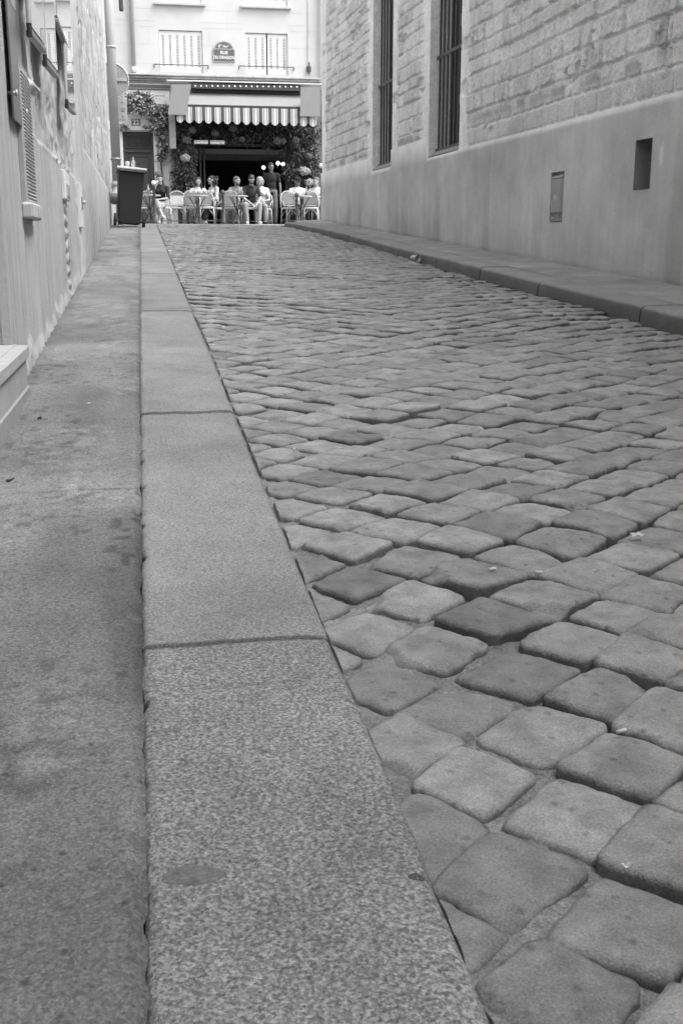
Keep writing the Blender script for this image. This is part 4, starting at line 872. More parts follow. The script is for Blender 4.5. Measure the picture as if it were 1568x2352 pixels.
# number plate 22
np_ = thing('house_number', 'dark enamel number plate 22 above the door', 'number plate', (FX(312, 280), YF - .06, FZ(280.5, 312)))
w = 20.3 / 2560 * 34; h = 15 / 2560 * 34
mb = MB(); mb.box((0, 0, 0), (w, .02, h), bev=.003); mb.build('plate', 'enamel', np_)
mb = MB()
for s_ in (-1, 1): mb.box((0, -.011, s_ * (h / 2 - .012)), (w - .02, .003, .006)); mb.box((s_ * (w / 2 - .012), -.0112, 0), (.006, .003, h - .03))
mb.build('border', 'offwhite', np_)
text_mesh('22', .19, 'numerals', 'white', (0, -.013, -.005), (R(90), 0, 0), np_, .002, .006, 1.0)
# wall lantern bracket top left
mb = MB(); q = atY(278, 6, 24.0); mb.box(q, (.09, .09, .3), bev=.02); mb.tube([(q[0], 24.0, q[2] + .1), (-.6, 21.5, q[2] + .3)], .02, 6); tag(mb.build('lantern', 'iron'), 'dark lantern bracket jutting from the corner above the round sign', 'lantern')

# ---------------------------------------------------------------- awning
YA = 32.75
aw = thing('awning', 'grey cafe awning with a striped scalloped valance and square side flaps', 'awning', (FX(560, 245, YA), YA, FLOOR))
bpy.context.view_layer.update()
AX = lambda px, Y=YA: float(atY(px, 245, Y)[0])
AZ = lambda py, px=560, Y=YA: float(atY(px, py, Y)[2])
mb = MB(); xa, xb = AX(405), AX(720); zt_, zb_ = AZ(209, 560, YF - .3), AZ(242)
n = 24; top = []; 
P_ = np.zeros((n + 1, 9, 3))
for i in range(n + 1):
    for j in range(9):
        t = j / 8; x = xa + (xb - xa) * i / n
        P_[i, j] = (x, (YF - .3) * (1 - t) + YA * t, zt_ * (1 - t) + zb_ * t - .03 * math.sin(math.pi * t) + .006 * math.sin(x * 5) * math.sin(math.pi * t))
rel(grid_mesh('canopy', P_, 'fabric'), aw)
mb = MB(); mb.bb(xa, xb, YA - .03, YA + .03, AZ(247), AZ(241.5), .01); rel(mb.build('front_bar', 'black_metal'), aw)
# valance
mbl, mbd = MB(), MB(); per = 21.85; x0p = 405; z0 = AZ(247.2)
for k in range(15):
    a = AX(x0p + per * k); b = AX(x0p + per * k + 14.2); yb = 280.5 + k * .25
    zb_ = AZ(yb); r = (b - a) / 2; cxm = (a + b) / 2
    for (u0, u1, mm) in ((0, .13, mbl), (.13, .19, mbd), (.19, .25, mbl), (.25, .31, mbd), (.31, .69, mbl), (.69, .75, mbd), (.75, .81, mbl), (.81, .87, mbd), (.87, 1, mbl)):
        n = 3; vv = []
        for q in range(n + 1):
            u = u0 + (u1 - u0) * q / n; x = a + (b - a) * u; s_ = 1 - (2 * u - 1) ** 2; z = zb_ + .03 - .07 * math.sqrt(max(0, s_)); wv = .012 * math.sin(x * 7)
            vv.append(((x, YA - .035 - wv * .3, z0), (x, YA - .035 - wv, z)))
        for q in range(n): mm.quad(vv[q][1], vv[q + 1][1], vv[q + 1][0], vv[q][0])
    if k < 14:
        b2 = AX(x0p + per * (k + 1)); mbd.quad((b, YA - .034, zb_ + .035), (b2, YA - .034, zb_ + .035), (b2, YA - .034, z0), (b, YA - .034, z0))
rel(mbl.build('valance', 'fabric_light'), aw); o = rel(mbd.build('valance_stripes', 'fabric_dark'), aw)
# side flaps
for cs in (((395.5, 192.5), (439, 192.5), (427.5, 263), (385.5, 262)), ((691, 199), (734.5, 197.5), (734.5, 267), (688.5, 265.5))):
    q = [atY(px, py, YA - (.12 if py > 230 else .07)) for px, py in cs]; mb = MB(); mb.quad(*[tuple(p) for p in q][::-1])
    def so(o): m_ = o.modifiers.new('solid', 'SOLIDIFY'); m_.thickness = .02
    rel(mb.build('side_flap', 'fabric', mods=so), aw)
mb = MB(); q0, q1 = AX(441, YA + .6), AX(691, YA + .6); mb.bb(q0, q1, YA + .6, YA + .68, AZ(205, 560, YA + .6), AZ(192, 560, YA + .6), .01); rel(mb.build('fascia_board', 'board'), aw)
mb = MB(); mb.bb(q0, q1, YA + .75, YF - .28, AZ(215, 560, YA + .9), AZ(192, 560, YA + .9)); rel(mb.build('gap_shade_box', 'dark'), aw)  # dark box added to stand for the shadow gap under the fascia
mb = MB(); mb.bb(AX(385, YA + .7), AX(737, YA + .7), YA + .55, YF - .29, AZ(190.5, 560, YA + .7), AZ(188, 560, YA + .7)); rel(mb.build('top_flashing', 'offwhite'), aw)
for k in range(19):
    px = 450 + (682 - 450) * k / 18; mb = MB(); mb.ell((AX(px, YA + .55), YA + .575, AZ(196.2 + k * .13, px, YA + .57)), .024, 10, 8); rel(mb.build('bulb', 'bulb', smooth=True), aw)

# heaters under the awning
for k, (a, b) in enumerate(((446, 476.5), (483, 514.5))):
    t = thing('patio_heater', ['long strip heater under the awning, the left one of the pair', 'long strip heater under the awning, the right one of the pair'][k], 'heater', (FX((a + b) / 2, 326, 33.3), 33.3, FZ(326, 480, 33.3)), 0, 'strip heaters under the awning'); w = (b - a) / 2560 * 33.3
    mb = MB(); mb.box((0, 0, 0), (w, .12, .10), bev=.01); mb.build('housing', 'offwhite', t)
    mb = MB(); mb.box((0, -.062, .025), (w - .04, .01, .02)); mb.tube([(0, .05, .04), (0, .25, .3)], .01, 6); mb.build('bracket', 'steel_dark', t)
# lit lamps in the cafe
for k, (px, py) in enumerate(((605, 384), (638, 374), (649.4, 376))):
    Y_ = 33.25; p = atY(px, py, Y_); t = thing('wall_lamp', ['glowing globe lamp left of the standing waiter', 'glowing globe lamp right of the waiter, the inner one of two', 'glowing globe lamp right of the waiter, the outer one of two'][k], 'lamp', tuple(p), 0, 'lit lamps in the cafe')
    mb = MB(); mb.ell((0, 0, 0), .045, 14, 10); mb.build('globe', 'lamp_on', t, True)
    mb = MB(); mb.tube([(0, 0, -.05), (0, .1, -.12), (0, .3, -.12)], .012, 6); mb.build('bracket', 'iron', t, True)

# ---------------------------------------------------------------- plants
def leaves(name, pts, size, m, parent, tone=(.5, 1.6), aspect=.55, droop=.4, seed=1):
    rng = np.random.default_rng(seed); n = len(pts); P_ = np.asarray(pts)
    d = rng.normal(size=(n, 3)); d[:, 2] -= droop; d[:, 1] -= .3; d /= np.linalg.norm(d, axis=1)[:, None]
    s_ = np.cross(d, rng.normal(size=(n, 3))); s_ /= np.linalg.norm(s_, axis=1)[:, None]; nn = np.cross(d, s_)
    L_ = size * rng.uniform(.6, 1.4, n)[:, None]; W_ = L_ * aspect * .5
    V = np.stack([P_, P_ + d * L_ * .35 + s_ * W_ + nn * L_ * .06, P_ + d * L_ - nn * L_ * .1, P_ + d * L_ * .35 - s_ * W_ + nn * L_ * .06], 1).reshape(-1, 3)
    Q = np.arange(4 * n).reshape(-1, 4); T = np.repeat(rng.uniform(tone[0], tone[1], n), 4)
    return raw_mesh(name, V, Q, m, T, False, parent)
def scatter(regions, seed):
    rng = np.random.default_rng(seed); out = []
    for (x0, y0, x1, y1, Y0, Y1, n) in regions:
        cl = rng.random((max(3, n // 28), 2)); cy = rng.random(len(cl))
        for i in range(n):
            k = rng.integers(len(cl)); u = cl[k] + rng.normal(size=2) * .10 * np.array([1, 1]); Y_ = Y0 + (Y1 - Y0) * np.clip(cy[k] + rng.normal() * .2, 0, 1)
            out.append(atY(x0 + (x1 - x0) * np.clip(u[0], -.1, 1.1), y0 + (y1 - y0) * np.clip(u[1], -.08, 1.1), Y_))
    return out
iv = thing('climbing_ivy', 'leafy climbing ivy over the door 22 and down the white pillar', 'climbing plant', (FX(352), YF - .1, FLOOR))
bpy.context.view_layer.update()
rel(leaves('leaf_mass', scatter([(296, 212, 348, 246, 33.5, 33.85, 1100), (283, 222, 300, 258, 33.6, 33.85, 350), (318, 242, 392, 264, 33.5, 33.85, 1000), (345, 262, 388, 292, 33.55, 33.85, 750), (272, 288, 300, 299, 33.7, 33.9, 160), (328, 286, 350, 300, 33.7, 33.9, 90), (358, 292, 380, 335, 33.6, 33.85, 480), (364, 335, 382, 366, 33.6, 33.85, 300), (356, 396, 364, 416, 33.6, 33.85, 50)], 3), .075, 'leaf', None, (.35, 3.6), .8, .3, 2), iv)
mb = MB(); mb.tube([(FX(362), YF - .12, FLOOR), (FX(370), YF - .14, 1.6), (FX(366), YF - .14, 2.4), (FX(374), YF - .14, 3.2), (FX(345), YF - .12, 3.9), (FX(300), YF - .1, 4.2)], [.03, .028, .025, .02, .018, .01], 8); rel(mb.build('stem', 'stem', smooth=True), iv)
mb = MB(); rng = random.Random(4)
for _ in range(46):
    p = atY(rng.uniform(285, 360), rng.uniform(215, 262), 33.5); mb.ell(p, .028, 6, 4)
rel(mb.build('blossom', 'petal'), iv)
def garland(name, label, regs, seed, flowers, base, m='leaf_dark', size=.11):
    t = thing(name, label, 'plant', base, 0, 'flowering greenery round the cafe front'); bpy.context.view_layer.update()
    rel(leaves('leaf_mass', scatter(regs, seed), size, m, None, (.15, 2.6 if seed != 12 else 1.3), .3, .5, seed), t)
    mb = MB(); rng = random.Random(seed)
    for (x0, y0, x1, y1, Y0, Y1, n) in regs:
        for _ in range(max(3, n // 90)):
            a = Vector(atY(rng.uniform(x0, x1), rng.uniform(y0, y1), (Y0 + Y1) / 2)); b = a + Vector((rng.uniform(-.3, .3), rng.uniform(-.1, .1), rng.uniform(-.35, .25))); mb.tube([a, (a + b) / 2 + Vector((rng.uniform(-.08, .08), 0, .08)), b], .008, 5)
    rel(mb.build('stem', 'stem', smooth=True), t)
    for (px, py, r, br) in flowers:
        rng2 = random.Random(px * py); mb = MB(); c_ = Vector(atY(px, py, regs[0][4] - .05))
        for _ in range(90):
            v = Vector((rng2.gauss(0, 1), rng2.gauss(0, 1), rng2.gauss(0, 1))).normalized(); p = c_ + Vector((v.x * r, v.y * r * .7, v.z * r * .85)) * rng2.uniform(.8, 1.02)
            mb.ell(p, (r * .2, r * .2, r * .12), 6, 4, rot=v.to_track_quat('Z', 'Y').to_matrix())
        mb.ell(c_, (r * .8, r * .55, r * .68), 10, 8); rel(mb.build('flower_head', 'petal' if br else 'petal_dark'), t)
    return t
garland('hanging_greenery', 'dark hanging greenery with pale flower heads down the left side of the cafe front', [(402, 335, 446, 445, 33.2, 33.8, 3200), (404, 290, 440, 340, 33.2, 33.8, 1000), (395, 400, 440, 440, 33.2, 33.7, 600)], 11, [(442, 298, .11, 0), (428, 321, .12, 0), (425.5, 362, .135, 1)], (FX(425), YF - .3, FLOOR))
garland('hanging_greenery', 'dark flowering garland hung along the top of the cafe front, below the striped valance', [(440, 286, 720, 322, 33.3, 33.9, 3800), (610, 300, 690, 338, 33.4, 33.9, 800)], 12, [(494, 305, .11, 0), (536, 294, .12, 0), (555.6, 319, .09, 0), (636.5, 322.5, .12, 0), (650, 323.4, .09, 0), (678.7, 321.6, .11, 0)], (FX(580), YF - .3, FLOOR + 2.4))
garland('hanging_greenery', 'dark greenery with pale flower heads behind the man in the cap', [(676, 325, 725, 400, 33.3, 33.8, 2200), (662, 380, 726, 445, 33.3, 33.8, 1300), (648, 345, 690, 400, 33.6, 33.9, 350)], 13, [(709, 358.5, .12, 0), (697.5, 391.7, .15, 1), (706, 393, .10, 1), (710, 418.6, .13, 1)], (FX(700), YF - .3, FLOOR))

# ================================================================= TERRACE FURNITURE
def chair(label, loc, rz, two_tone=False, group='rattan chairs on the terrace'):
    t = thing('rattan_chair', label, 'chair', loc, rz, group)   # faces +y
    mb = MB(); n = 20; prof = [(.205 * math.copysign(abs(math.cos(a)) ** .6, math.cos(a)), .2 * math.copysign(abs(math.sin(a)) ** .6, math.sin(a))) for a in [2 * math.pi * i / n for i in range(n)]]
    vs = [(x, y, .418) for x, y in prof] + [(x * 1.03, y * 1.03, .445) for x, y in prof] + [(x, y, .472) for x, y in prof] + [(x * .85, y * .85, .47) for x, y in prof]
    fs = [tuple(range(n))[::-1]] + [(k * n + i, k * n + (i + 1) % n, (k + 1) * n + (i + 1) % n, (k + 1) * n + i) for k in range(3) for i in range(n)] + [tuple(3 * n + i for i in range(n))]
    mb.add(vs, fs); mb.build('seat', 'rattan', t)
    # back frame: hoop from the seat sides over the top
    hoop = [(-.235, -.1, .0), (-.24, -.14, .45), (-.235, -.19, .68), (-.19, -.225, .82), (-.1, -.245, .885), (0, -.25, .9), (.1, -.245, .885), (.19, -.225, .82), (.235, -.19, .68), (.24, -.14, .45), (.235, -.1, 0)]
    mb = MB(); mb.tube(hoop[1:-1], .019, 8); mb.tube([(-.19, -.19, .52), (.19, -.19, .52)], .012, 6); mb.tube([(-.24, -.14, .66), (-.25, .05, .60), (-.22, .16, .46)], .013, 6); mb.tube([(.24, -.14, .66), (.25, .05, .60), (.22, .16, .46)], .013, 6); mb.build('back_frame', 'rattan_frame', t, True)
    mb = MB(); mb2 = MB(); nx = 17
    def by(z): return -.19 - .05 * (z - .5) / .4
    def topz(x): return .89 - .9 * abs(x / .2) ** 3 * .12 - .02
    for i in range(nx):
        x = -.18 + .36 * i / (nx - 1); zt = topz(x)
        zsplit = .78
        if two_tone:
            mb.box((x, by(.65), (.54 + zsplit) / 2), (.0195, .012, zsplit - .54), rot=Matrix.Rotation(.12, 3, 'X')); 
            if zt > zsplit: mb2.box((x, by(.83), (zsplit + zt) / 2), (.02, .012, zt - zsplit))
        else: mb.box((x, by(.7), (.54 + zt) / 2), (.013, .012, zt - .54), rot=Matrix.Rotation(.12, 3, 'X'))
    if not two_tone:
        mb2.box((0, by(.7) + .012, .70), (.36, .006, .30), rot=Matrix.Rotation(.12, 3, 'X'))
    else:
        for k in range(8):
            for i in range(nx - 1):
                if (k + i) % 2: mb2.box((-.17 + .0225 * i, by(.56 + .028 * k) - .008, .56 + .028 * k), (.008, .004, .008))
    o = mb.build('backrest', 'rattan' if two_tone else 'weave_ribs', t); q = mb2.build('weave', 'weave_dark'); q.parent = o
    for x, y in ((-.235, -.13), (.235, -.13), (-.19, .17), (.19, .17)):
        mb = MB(); mb.tube([(x * .92, y, .45), (x, y * 1.12, 0)], .016, 8)
        s_ = 1 if x > 0 else -1; mb.tube([(x * .96, y * 1.05, .22), (x * .6, y, .34), (x * .25, y * .95, .43)], .009, 6); mb.build('leg', 'rattan_frame', t, True)
    mb = MB()
    for y in (-.145, .188): mb.tube([(-.225, y, .1), (.225, y, .1)], .009, 6)
    for x in (-.225, .205): mb.tube([(x, -.14, .13), (x, .18, .13)], .009, 6)
    mb.build('stretcher', 'weave_dark', t, True)
    return t
def px2(px, Y): return (float(atY(px, 500, Y)[0]), Y, FLOOR)
c0 = chair('pale rattan chair, partly hidden behind the wheelie bin', px2(333, 31.75), R(160))
def place(px, Y, rz, label): return dup(c0, px2(px, Y), R(rz), label, 'rattan chairs on the terrace')
place(372, 31.5, 205, 'rattan chair carrying the woman with dark cropped hair')
place(440, 31.2, 176, 'empty ribbed rattan chair behind the left half of the two-drink table')
place(474, 31.2, 184, 'empty ribbed rattan chair directly in front of the woman with curly hair')
place(497, 31.9, 120, 'rattan chair carrying the woman with long curly hair')
place(456, 32.4, 180, 'rattan chair carrying the young woman with a drinking straw')
place(531, 31.2, 178, 'empty ribbed rattan chair just right of the middle dark bollard')
place(543, 32.5, 200, 'rattan chair carrying the bearded man in the pale shirt')
place(578, 31.7, 175, 'rattan chair carrying the man in the dark polo shirt')
place(604, 32.1, 160, 'rattan chair carrying the woman in white beside the waiter')
place(668, 31.1, 192, 'empty ribbed rattan chair behind the right dark bollard')
place(713, 31.15, 174, 'empty ribbed rattan chair against the corner of the right wall')
place(683, 32.4, 180, 'rattan chair carrying the man in the cap')
place(728, 32.2, 180, 'rattan chair carrying the person cut off by the right wall')
chair('two-tone woven chair with a dark arched top, empty, facing the lane', px2(408, 31.6), R(180), True)
def table(label, loc, rz):
    t = thing('bistro_table', label, 'table', loc, rz, 'small round tables on the terrace')
    mb = MB(); mb.lathe((0, 0, .735), [(.27, -.015), (.3, -.012), (.303, 0), (.3, .012), (.28, .015)], 32); mb.build('table_top', 'table_top', t)
    mb = MB(); mb.tube([(0, 0, .25), (0, 0, .72)], .017, 8); mb.tube([(0, 0, .28), (0, 0, .34)], .03, 10); mb.build('column', 'black_metal', t, True)
    for k in range(4):
        a = math.pi / 4 + k * math.pi / 2; mb = MB(); cc, ss = math.cos(a), math.sin(a)
        mb.tube([(cc * r, ss * r, z) for r, z in ((.22, .71), (.16, .62), (.07, .46), (.03, .33), (.07, .18), (.17, .06), (.25, .012))], .012, 6); mb.build('leg', 'black_metal', t, True)
    return t
T1 = table('small round table behind the bin with a bottle on it', px2(345, 30.75), .2)
tabs = [T1] + [dup(T1, px2(p, Y), r, l) for p, Y, r, l in ((454, 30.75, .5, 'small round table with two drinks and straws between the two women'), (545, 30.75, .1, 'small round table with a bottle and glasses before the bearded man'), (692, 30.7, .8, 'small round table before the man in the cap'))]
TT = FLOOR + .751
def bottle(px, Y, label, k=1.0, dark=True):
    x, y, _ = px2(px, Y); t = thing('bottle', label, 'bottle', (x, y, TT)); mb = MB(); mb.lathe((0, 0, 0), [(.032, 0), (.034, .01), (.034, .13 * k), (.028, .16 * k), (.013, .20 * k), (.012, .25 * k), (.014, .255 * k)], 14); mb.build('glass_body', 'glass', t, True)
    mb = MB(); mb.lathe((0, 0, .004), [(.028, 0), (.029, .11 * k), (.02, .112 * k)], 12); mb.build('drink', 'drink', t, True)
    return t
bottle(343, 30.75, 'glass bottle half full on the small table behind the bin', 1.1)
bottle(549, 30.7, 'glass bottle among glasses on the table before the bearded man'); bottle(704, 30.75, 'clear bottle on the table beside the man in the cap')
def tumbler(px, Y, label, straw=False, lean=.02):
    x, y, _ = px2(px, Y); t = thing('drinking_glass', label, 'glass', (x, y, TT), 0, 'glasses on the cafe tables'); mb = MB(); mb.lathe((0, 0, 0), [(.026, 0), (.035, .11), (.033, .11), (.025, .006)], 14); mb.build('tumbler', 'glass', t, True)
    mb = MB(); mb.lathe((0, 0, .006), [(.023, 0), (.03, .08)], 12); mb.build('drink', 'petal', t, True)
    if straw: mb = MB(); mb.tube([(0, 0, .01), (lean, 0, .23)], .005, 6); mb.build('straw', 'white', t)
    return t
tumbler(457, 30.75, 'iced drink with a slanting straw in front of the young woman', True, -.07); tumbler(470, 30.8, 'drink with an upright straw in front of the curly haired woman', True, .02)
tumbler(540, 30.7, 'plain glass left of the bottle on the bearded man\'s table'); tumbler(557, 30.75, 'tall glass with a straw beside the man in the dark polo', True, .0); tumbler(350, 30.8, 'plain glass near the bottle on the table behind the bin')
# bollards
def bollard(px, top, Y, white, label, base=FLOOR):
    x = float(atY(px, 480, Y)[0]); h = float(atY(px, top, Y)[2]) - base; t = thing('bollard', label, 'bollard', (x, Y, base), 0, 'iron bollards at the junction')
    r = .033 if not white else .035; mb = MB(); mb.lathe((0, 0, 0), [(r * 1.5, 0), (r * 1.5, .08), (r, .12), (r, h - .15), (r * 1.3, h - .145), (r * 1.3, h - .12), (r * .7, h - .11)], 16); mb.build('post', 'iron', t, True)
    mb = MB(); mb.ell((0, 0, h - .062), .062 if not white else .058, 18, 12); mb.build('ball_cap', 'white_paint' if white else 'iron', t, True)
    return t
bollard(355, 413.5, 30.3, True, 'slim dark bollard with a white ball in front of the cropped haired woman')
bollard(512.5, 435.5, 30.3, False, 'dark bollard with a dark ball between the tables, middle of the terrace')
bollard(681.5, 441.5, 30.0, False, 'dark bollard with a dark ball in front of the man in the cap', .46)
bollard(738.2, 374, 26.5, True, 'white balled post peeping out behind the corner of the right wall', .41)
x, y, z = px2(676, 31.4); mb = MB(); mb.ell((x, y, z + .14), (.12, .1, .14), 14, 10); mb.ell((x - .03, y - .06, z + .24), (.08, .06, .06), 12, 8); tag(mb.build('handbag', 'cloth_dark', smooth=True), 'dark soft bag on the ground under the right bollard\'s chairs', 'bag')

# ================================================================= PEOPLE
def remesh(o, v=.012, sm=4):
    m_ = o.modifiers.new('r', 'REMESH'); m_.mode = 'VOXEL'; m_.voxel_size = v; m_.use_smooth_shade = True
    s_ = o.modifiers.new('s', 'SMOOTH'); s_.factor = .5; s_.iterations = sm
    return bake(o)
def V(*a): return Vector(a)
def hand(mb, wr, d, up, side, curl=.5, k=1.0):
    d = d.normalized(); up = (up - d * up.dot(d)).normalized(); s_ = d.cross(up)
    palm = wr + d * .045 * k
    mb.cap(wr, palm, .024 * k, .03 * k); 
    for i, (o_, l) in enumerate(((-.030, .062), (-.011, .072), (.009, .068), (.027, .052))):
        b = palm + s_ * o_ * k + d * .02 * k; m1 = b + (d * math.cos(curl) - up * math.sin(curl)) * l * .55 * k; m2 = m1 + (d * math.cos(curl * 2.2) - up * math.sin(curl * 2.2)) * l * .5 * k
        mb.cap(b, m1, .0105 * k, .0095 * k, 8); mb.cap(m1, m2, .0095 * k, .008 * k, 8)
    tb = wr + d * .02 * k + s_ * (-.026 * side) * k; t1 = tb + (d * .6 - s_ * .8 * side) * .035 * k; mb.cap(tb, t1, .012 * k, .0105 * k, 8); mb.cap(t1, t1 + (d * .9 - up * .3).normalized() * .03 * k, .0105 * k, .009 * k, 8)
def person(label, loc, rz, J, cl, hair='short_dark', skin='skin', head_yaw=0., head_pitch=0., fem=False, glasses=False, cap=False, beard=False, face=True):
    t = thing('person', label, 'person', loc, rz)
    G = lambda k: Vector(J[k])
    pel, chest, neck, head = G('pelvis'), G('chest'), G('neck'), G('head'); w = .9 if fem else 1.0
    Rh = Matrix.Rotation(head_yaw, 3, 'Z') @ Matrix.Rotation(head_pitch, 3, 'X')
    b = MB()
    sh = [G('shL'), G('shR')]; hp = [pel + V(-.09, 0, -.02), pel + V(.09, 0, -.02)]
    mid = (pel + chest) / 2
    def torso(m_, g=0.0):
        m_.ell(pel, (.155 * w + g, .115 + g, .12 + g)); m_.ell(mid, (.135 * w + g, .10 + g, .15 + g)); m_.ell(chest + V(0, 0, .02), (.152 * w + g, .105 + g, .17 + g))
        for s_ in sh: m_.cap(chest + V(0, 0, .13), s_, .05 + g, .042 * w + g)
        if fem: m_.ell(chest + V(-.07, .09, 0), .06 + g); m_.ell(chest + V(.07, .09, 0), .06 + g)
    torso(b); b.cap(chest + V(0, 0, .15), neck, .062, .052 * w); b.cap(neck, head + Rh @ V(0, -.015, -.06), .052 * w, .052 * w)
    # head
    b.ell(head + Rh @ V(0, -.012, .03), (.075, .092, .09), 18, 14, rot=Rh); b.ell(head + Rh @ V(0, .02, -.035), (.058, .065, .075), 16, 12, rot=Rh); b.ell(head + Rh @ V(0, .055, -.088), (.028, .025, .022), rot=Rh)
    b.cap(head + Rh @ V(0, .086, .012), head + Rh @ V(0, .104, -.018), .009, .013); b.ell(head + Rh @ V(0, .078, -.05), (.026, .014, .012), rot=Rh)
    for s_ in (-1, 1): b.ell(head + Rh @ V(.076 * s_, -.008, -.005), (.012, .02, .03), 10, 8, rot=Rh); b.ell(head + Rh @ V(.03 * s_, .078, .03), (.024, .012, .009), rot=Rh)
    arms = (('shL', 'elL', 'wrL', 'hdL', -1), ('shR', 'elR', 'wrR', 'hdR', 1))
    for a1, a2, a3, a4, sd in arms:
        if a2 not in J: continue
        b.cap(G(a1), G(a2), .046 * w, .038 * w); b.cap(G(a2), G(a3), .038 * w, .026 * w)
        dv = Vector(J.get(a4, G(a3) - G(a2))); hand(b, G(a3), dv, V(0, 0, 1) if abs(dv.normalized().z) < .8 else V(0, 1, 0), sd, J.get('curl', .5))
    legs = (('knL', 'anL', 'toL', 0), ('knR', 'anR', 'toR', 1))
    for k1, k2, k3, i in legs:
        if k1 not in J: continue
        b.cap(hp[i], G(k1), .078, .056); b.cap(G(k1), G(k2) + (G(k1) - G(k2)) * .35, .054, .05); b.cap(G(k2) + (G(k1) - G(k2)) * .35, G(k2), .05, .035); b.cap(G(k2) + V(0, 0, -.02), G(k3), .036, .028)
    bo = remesh(b.build('body', skin, t), .010, 3)
    # clothes
    m_ = MB(); torso(m_, .014)
    if cl.get('sleeve', 1) > 0:
        for a1, a2, a3, a4, sd in arms:
            if a2 in J:
                e = G(a1).lerp(G(a2), min(1, cl.get('sleeve', 1))); m_.cap(G(a1), e, .058 * w, .056 * w)
                if cl.get('sleeve', 1) > 1: m_.cap(G(a2), G(a2).lerp(G(a3), cl['sleeve'] - 1), .052 * w, .040 * w)
    m_.cap(chest + V(0, 0, .13), chest.lerp(neck, .75) + V(0, 0, 0), .078, .066)
    remesh(m_.build('shirt', cl['top'], t), .013, 4)
    if cl.get('collar'):
        m_ = MB(); cc = chest.lerp(neck, .8)
        m_.tube([cc + V(.06 * math.sin(a), .06 * math.cos(a) + .01, -.02 + .02 * math.cos(a + math.pi)) for a in np.linspace(.35, 2 * math.pi - .35, 14)], .013, 8); m_.build('collar', cl['top'], t, True)
    if cl.get('skirt'):
        m_ = MB(); m_.ell(pel, (.175, .14, .13))
        for k1, k2, k3, i in legs:
            m_.cap(hp[i], G(k1), .10, .085); m_.cap(G(k1), G(k1).lerp(G(k2), cl['skirt']), .085, .09)
        m_.cap(G('knL'), G('knR'), .08, .08); remesh(m_.build('skirt', cl['bottom'], t), .014, 4)
    else:
        m_ = MB(); m_.ell(pel, (.17 * w, .13, .125)); L_ = cl.get('leg', .93)
        for k1, k2, k3, i in legs:
            if k1 not in J: continue
            m_.cap(hp[i], G(k1), .092, .070); m_.cap(G(k1), G(k1).lerp(G(k2), L_ * .5), .068, .066); m_.cap(G(k1).lerp(G(k2), L_ * .5), G(k1).lerp(G(k2), L_), .066, .056)
        remesh(m_.build('trousers', cl['bottom'], t), .013, 4)
    for k1, k2, k3, i in legs:
        if k1 not in J: continue
        m_ = MB(); an, to = G(k2), G(k3); d = (to - an); d.z = 0; d = d.normalized() if d.length > 1e-4 else V(0, 1, 0)
        m_.ell(an + V(0, 0, -.04) + d * .0, (.048, .055, .05)); m_.cap(an + V(0, 0, -.045), to + V(0, 0, .0), .048, .042); remesh(m_.build('shoe', cl.get('shoe', 'cloth_dark'), t), .010, 2)
    # hair
    hm = {'d': 'hair_dark', 'm': 'hair_mid', 'f': 'hair_fair'}[hair[-1]]; m_ = MB(); style = hair[:-1]
    m_.ell(head + Rh @ V(0, -.025, .052), (.084, .096, .082), 18, 12, rot=Rh); m_.ell(head + Rh @ V(0, -.055, .0), (.078, .06, .08), rot=Rh)
    if style == 'crop': m_.ell(head + Rh @ V(0, .05, .075), (.07, .045, .035), rot=Rh); m_.ell(head + Rh @ V(0, -.06, -.03), (.075, .05, .07), rot=Rh)
    if style == 'long':
        for s_ in (-1, 1): m_.cap(head + Rh @ V(.07 * s_, -.02, .02), head + Rh @ V(.09 * s_, -.02, -.25), .032, .03)
        m_.cap(head + Rh @ V(0, -.07, .0), head + Rh @ V(0, -.10, -.3), .07, .08)
    if style == 'curly':
        rg = random.Random(5)
        for _ in range(240):
            q = rg.random(); m_.ell(head + Rh @ V(rg.uniform(-.1, .1) * (1 + q * .3), -.03 - rg.random() * .14, .10 - q * .42), .024, 8, 6)
    if style == 'bob':
        m_.ell(head + Rh @ V(0, -.05, -.04), (.095, .07, .11), rot=Rh)
        for s_ in (-1, 1): m_.cap(head + Rh @ V(.075 * s_, .0, .03), head + Rh @ V(.08 * s_, .0, -.1), .028, .024)
    if style == 'short': m_.ell(head + Rh @ V(0, .03, .085), (.066, .05, .028), rot=Rh)
    remesh(m_.build('hair', hm, t), .009, 2)
    if face:
        m_ = MB()
        for s_ in (-1, 1): m_.ell(head + Rh @ V(.03 * s_, .0835, .012), (.013, .006, .007), 10, 6, rot=Rh)
        m_.build('eyes', 'hair_dark', t, True)
        m_ = MB(); m_.ell(head + Rh @ V(0, .087, -.052), (.022, .007, .004), 10, 6, rot=Rh); m_.build('mouth', 'hair_mid', t, True)
    if glasses:
        m_ = MB()
        for s_ in (-1, 1): m_.tube([head + Rh @ V(.03 * s_ + .024 * math.cos(a), .098, .012 + .018 * math.sin(a)) for a in np.linspace(0, 2 * math.pi, 13)], .003, 5); m_.tube([head + Rh @ V(.055 * s_, .097, .015), head + Rh @ V(.078 * s_, .0, .01)], .003, 5)
        m_.build('glasses', 'black_metal', t)
    if cap: m_ = MB(); m_.ell(head + Rh @ V(0, -.012, .07), (.09, .105, .07), 18, 10, rot=Rh); m_.ell(head + Rh @ V(0, .10, .055), (.07, .065, .01), 14, 6, rot=Rh); m_.build('cap', 'cloth_black', t, True)
    if beard: m_ = MB(); m_.ell(head + Rh @ V(0, .028, -.068), (.061, .062, .05), rot=Rh); m_.build('beard', 'hair_mid' if beard == 1 else 'hair_dark', t, True)
    return t
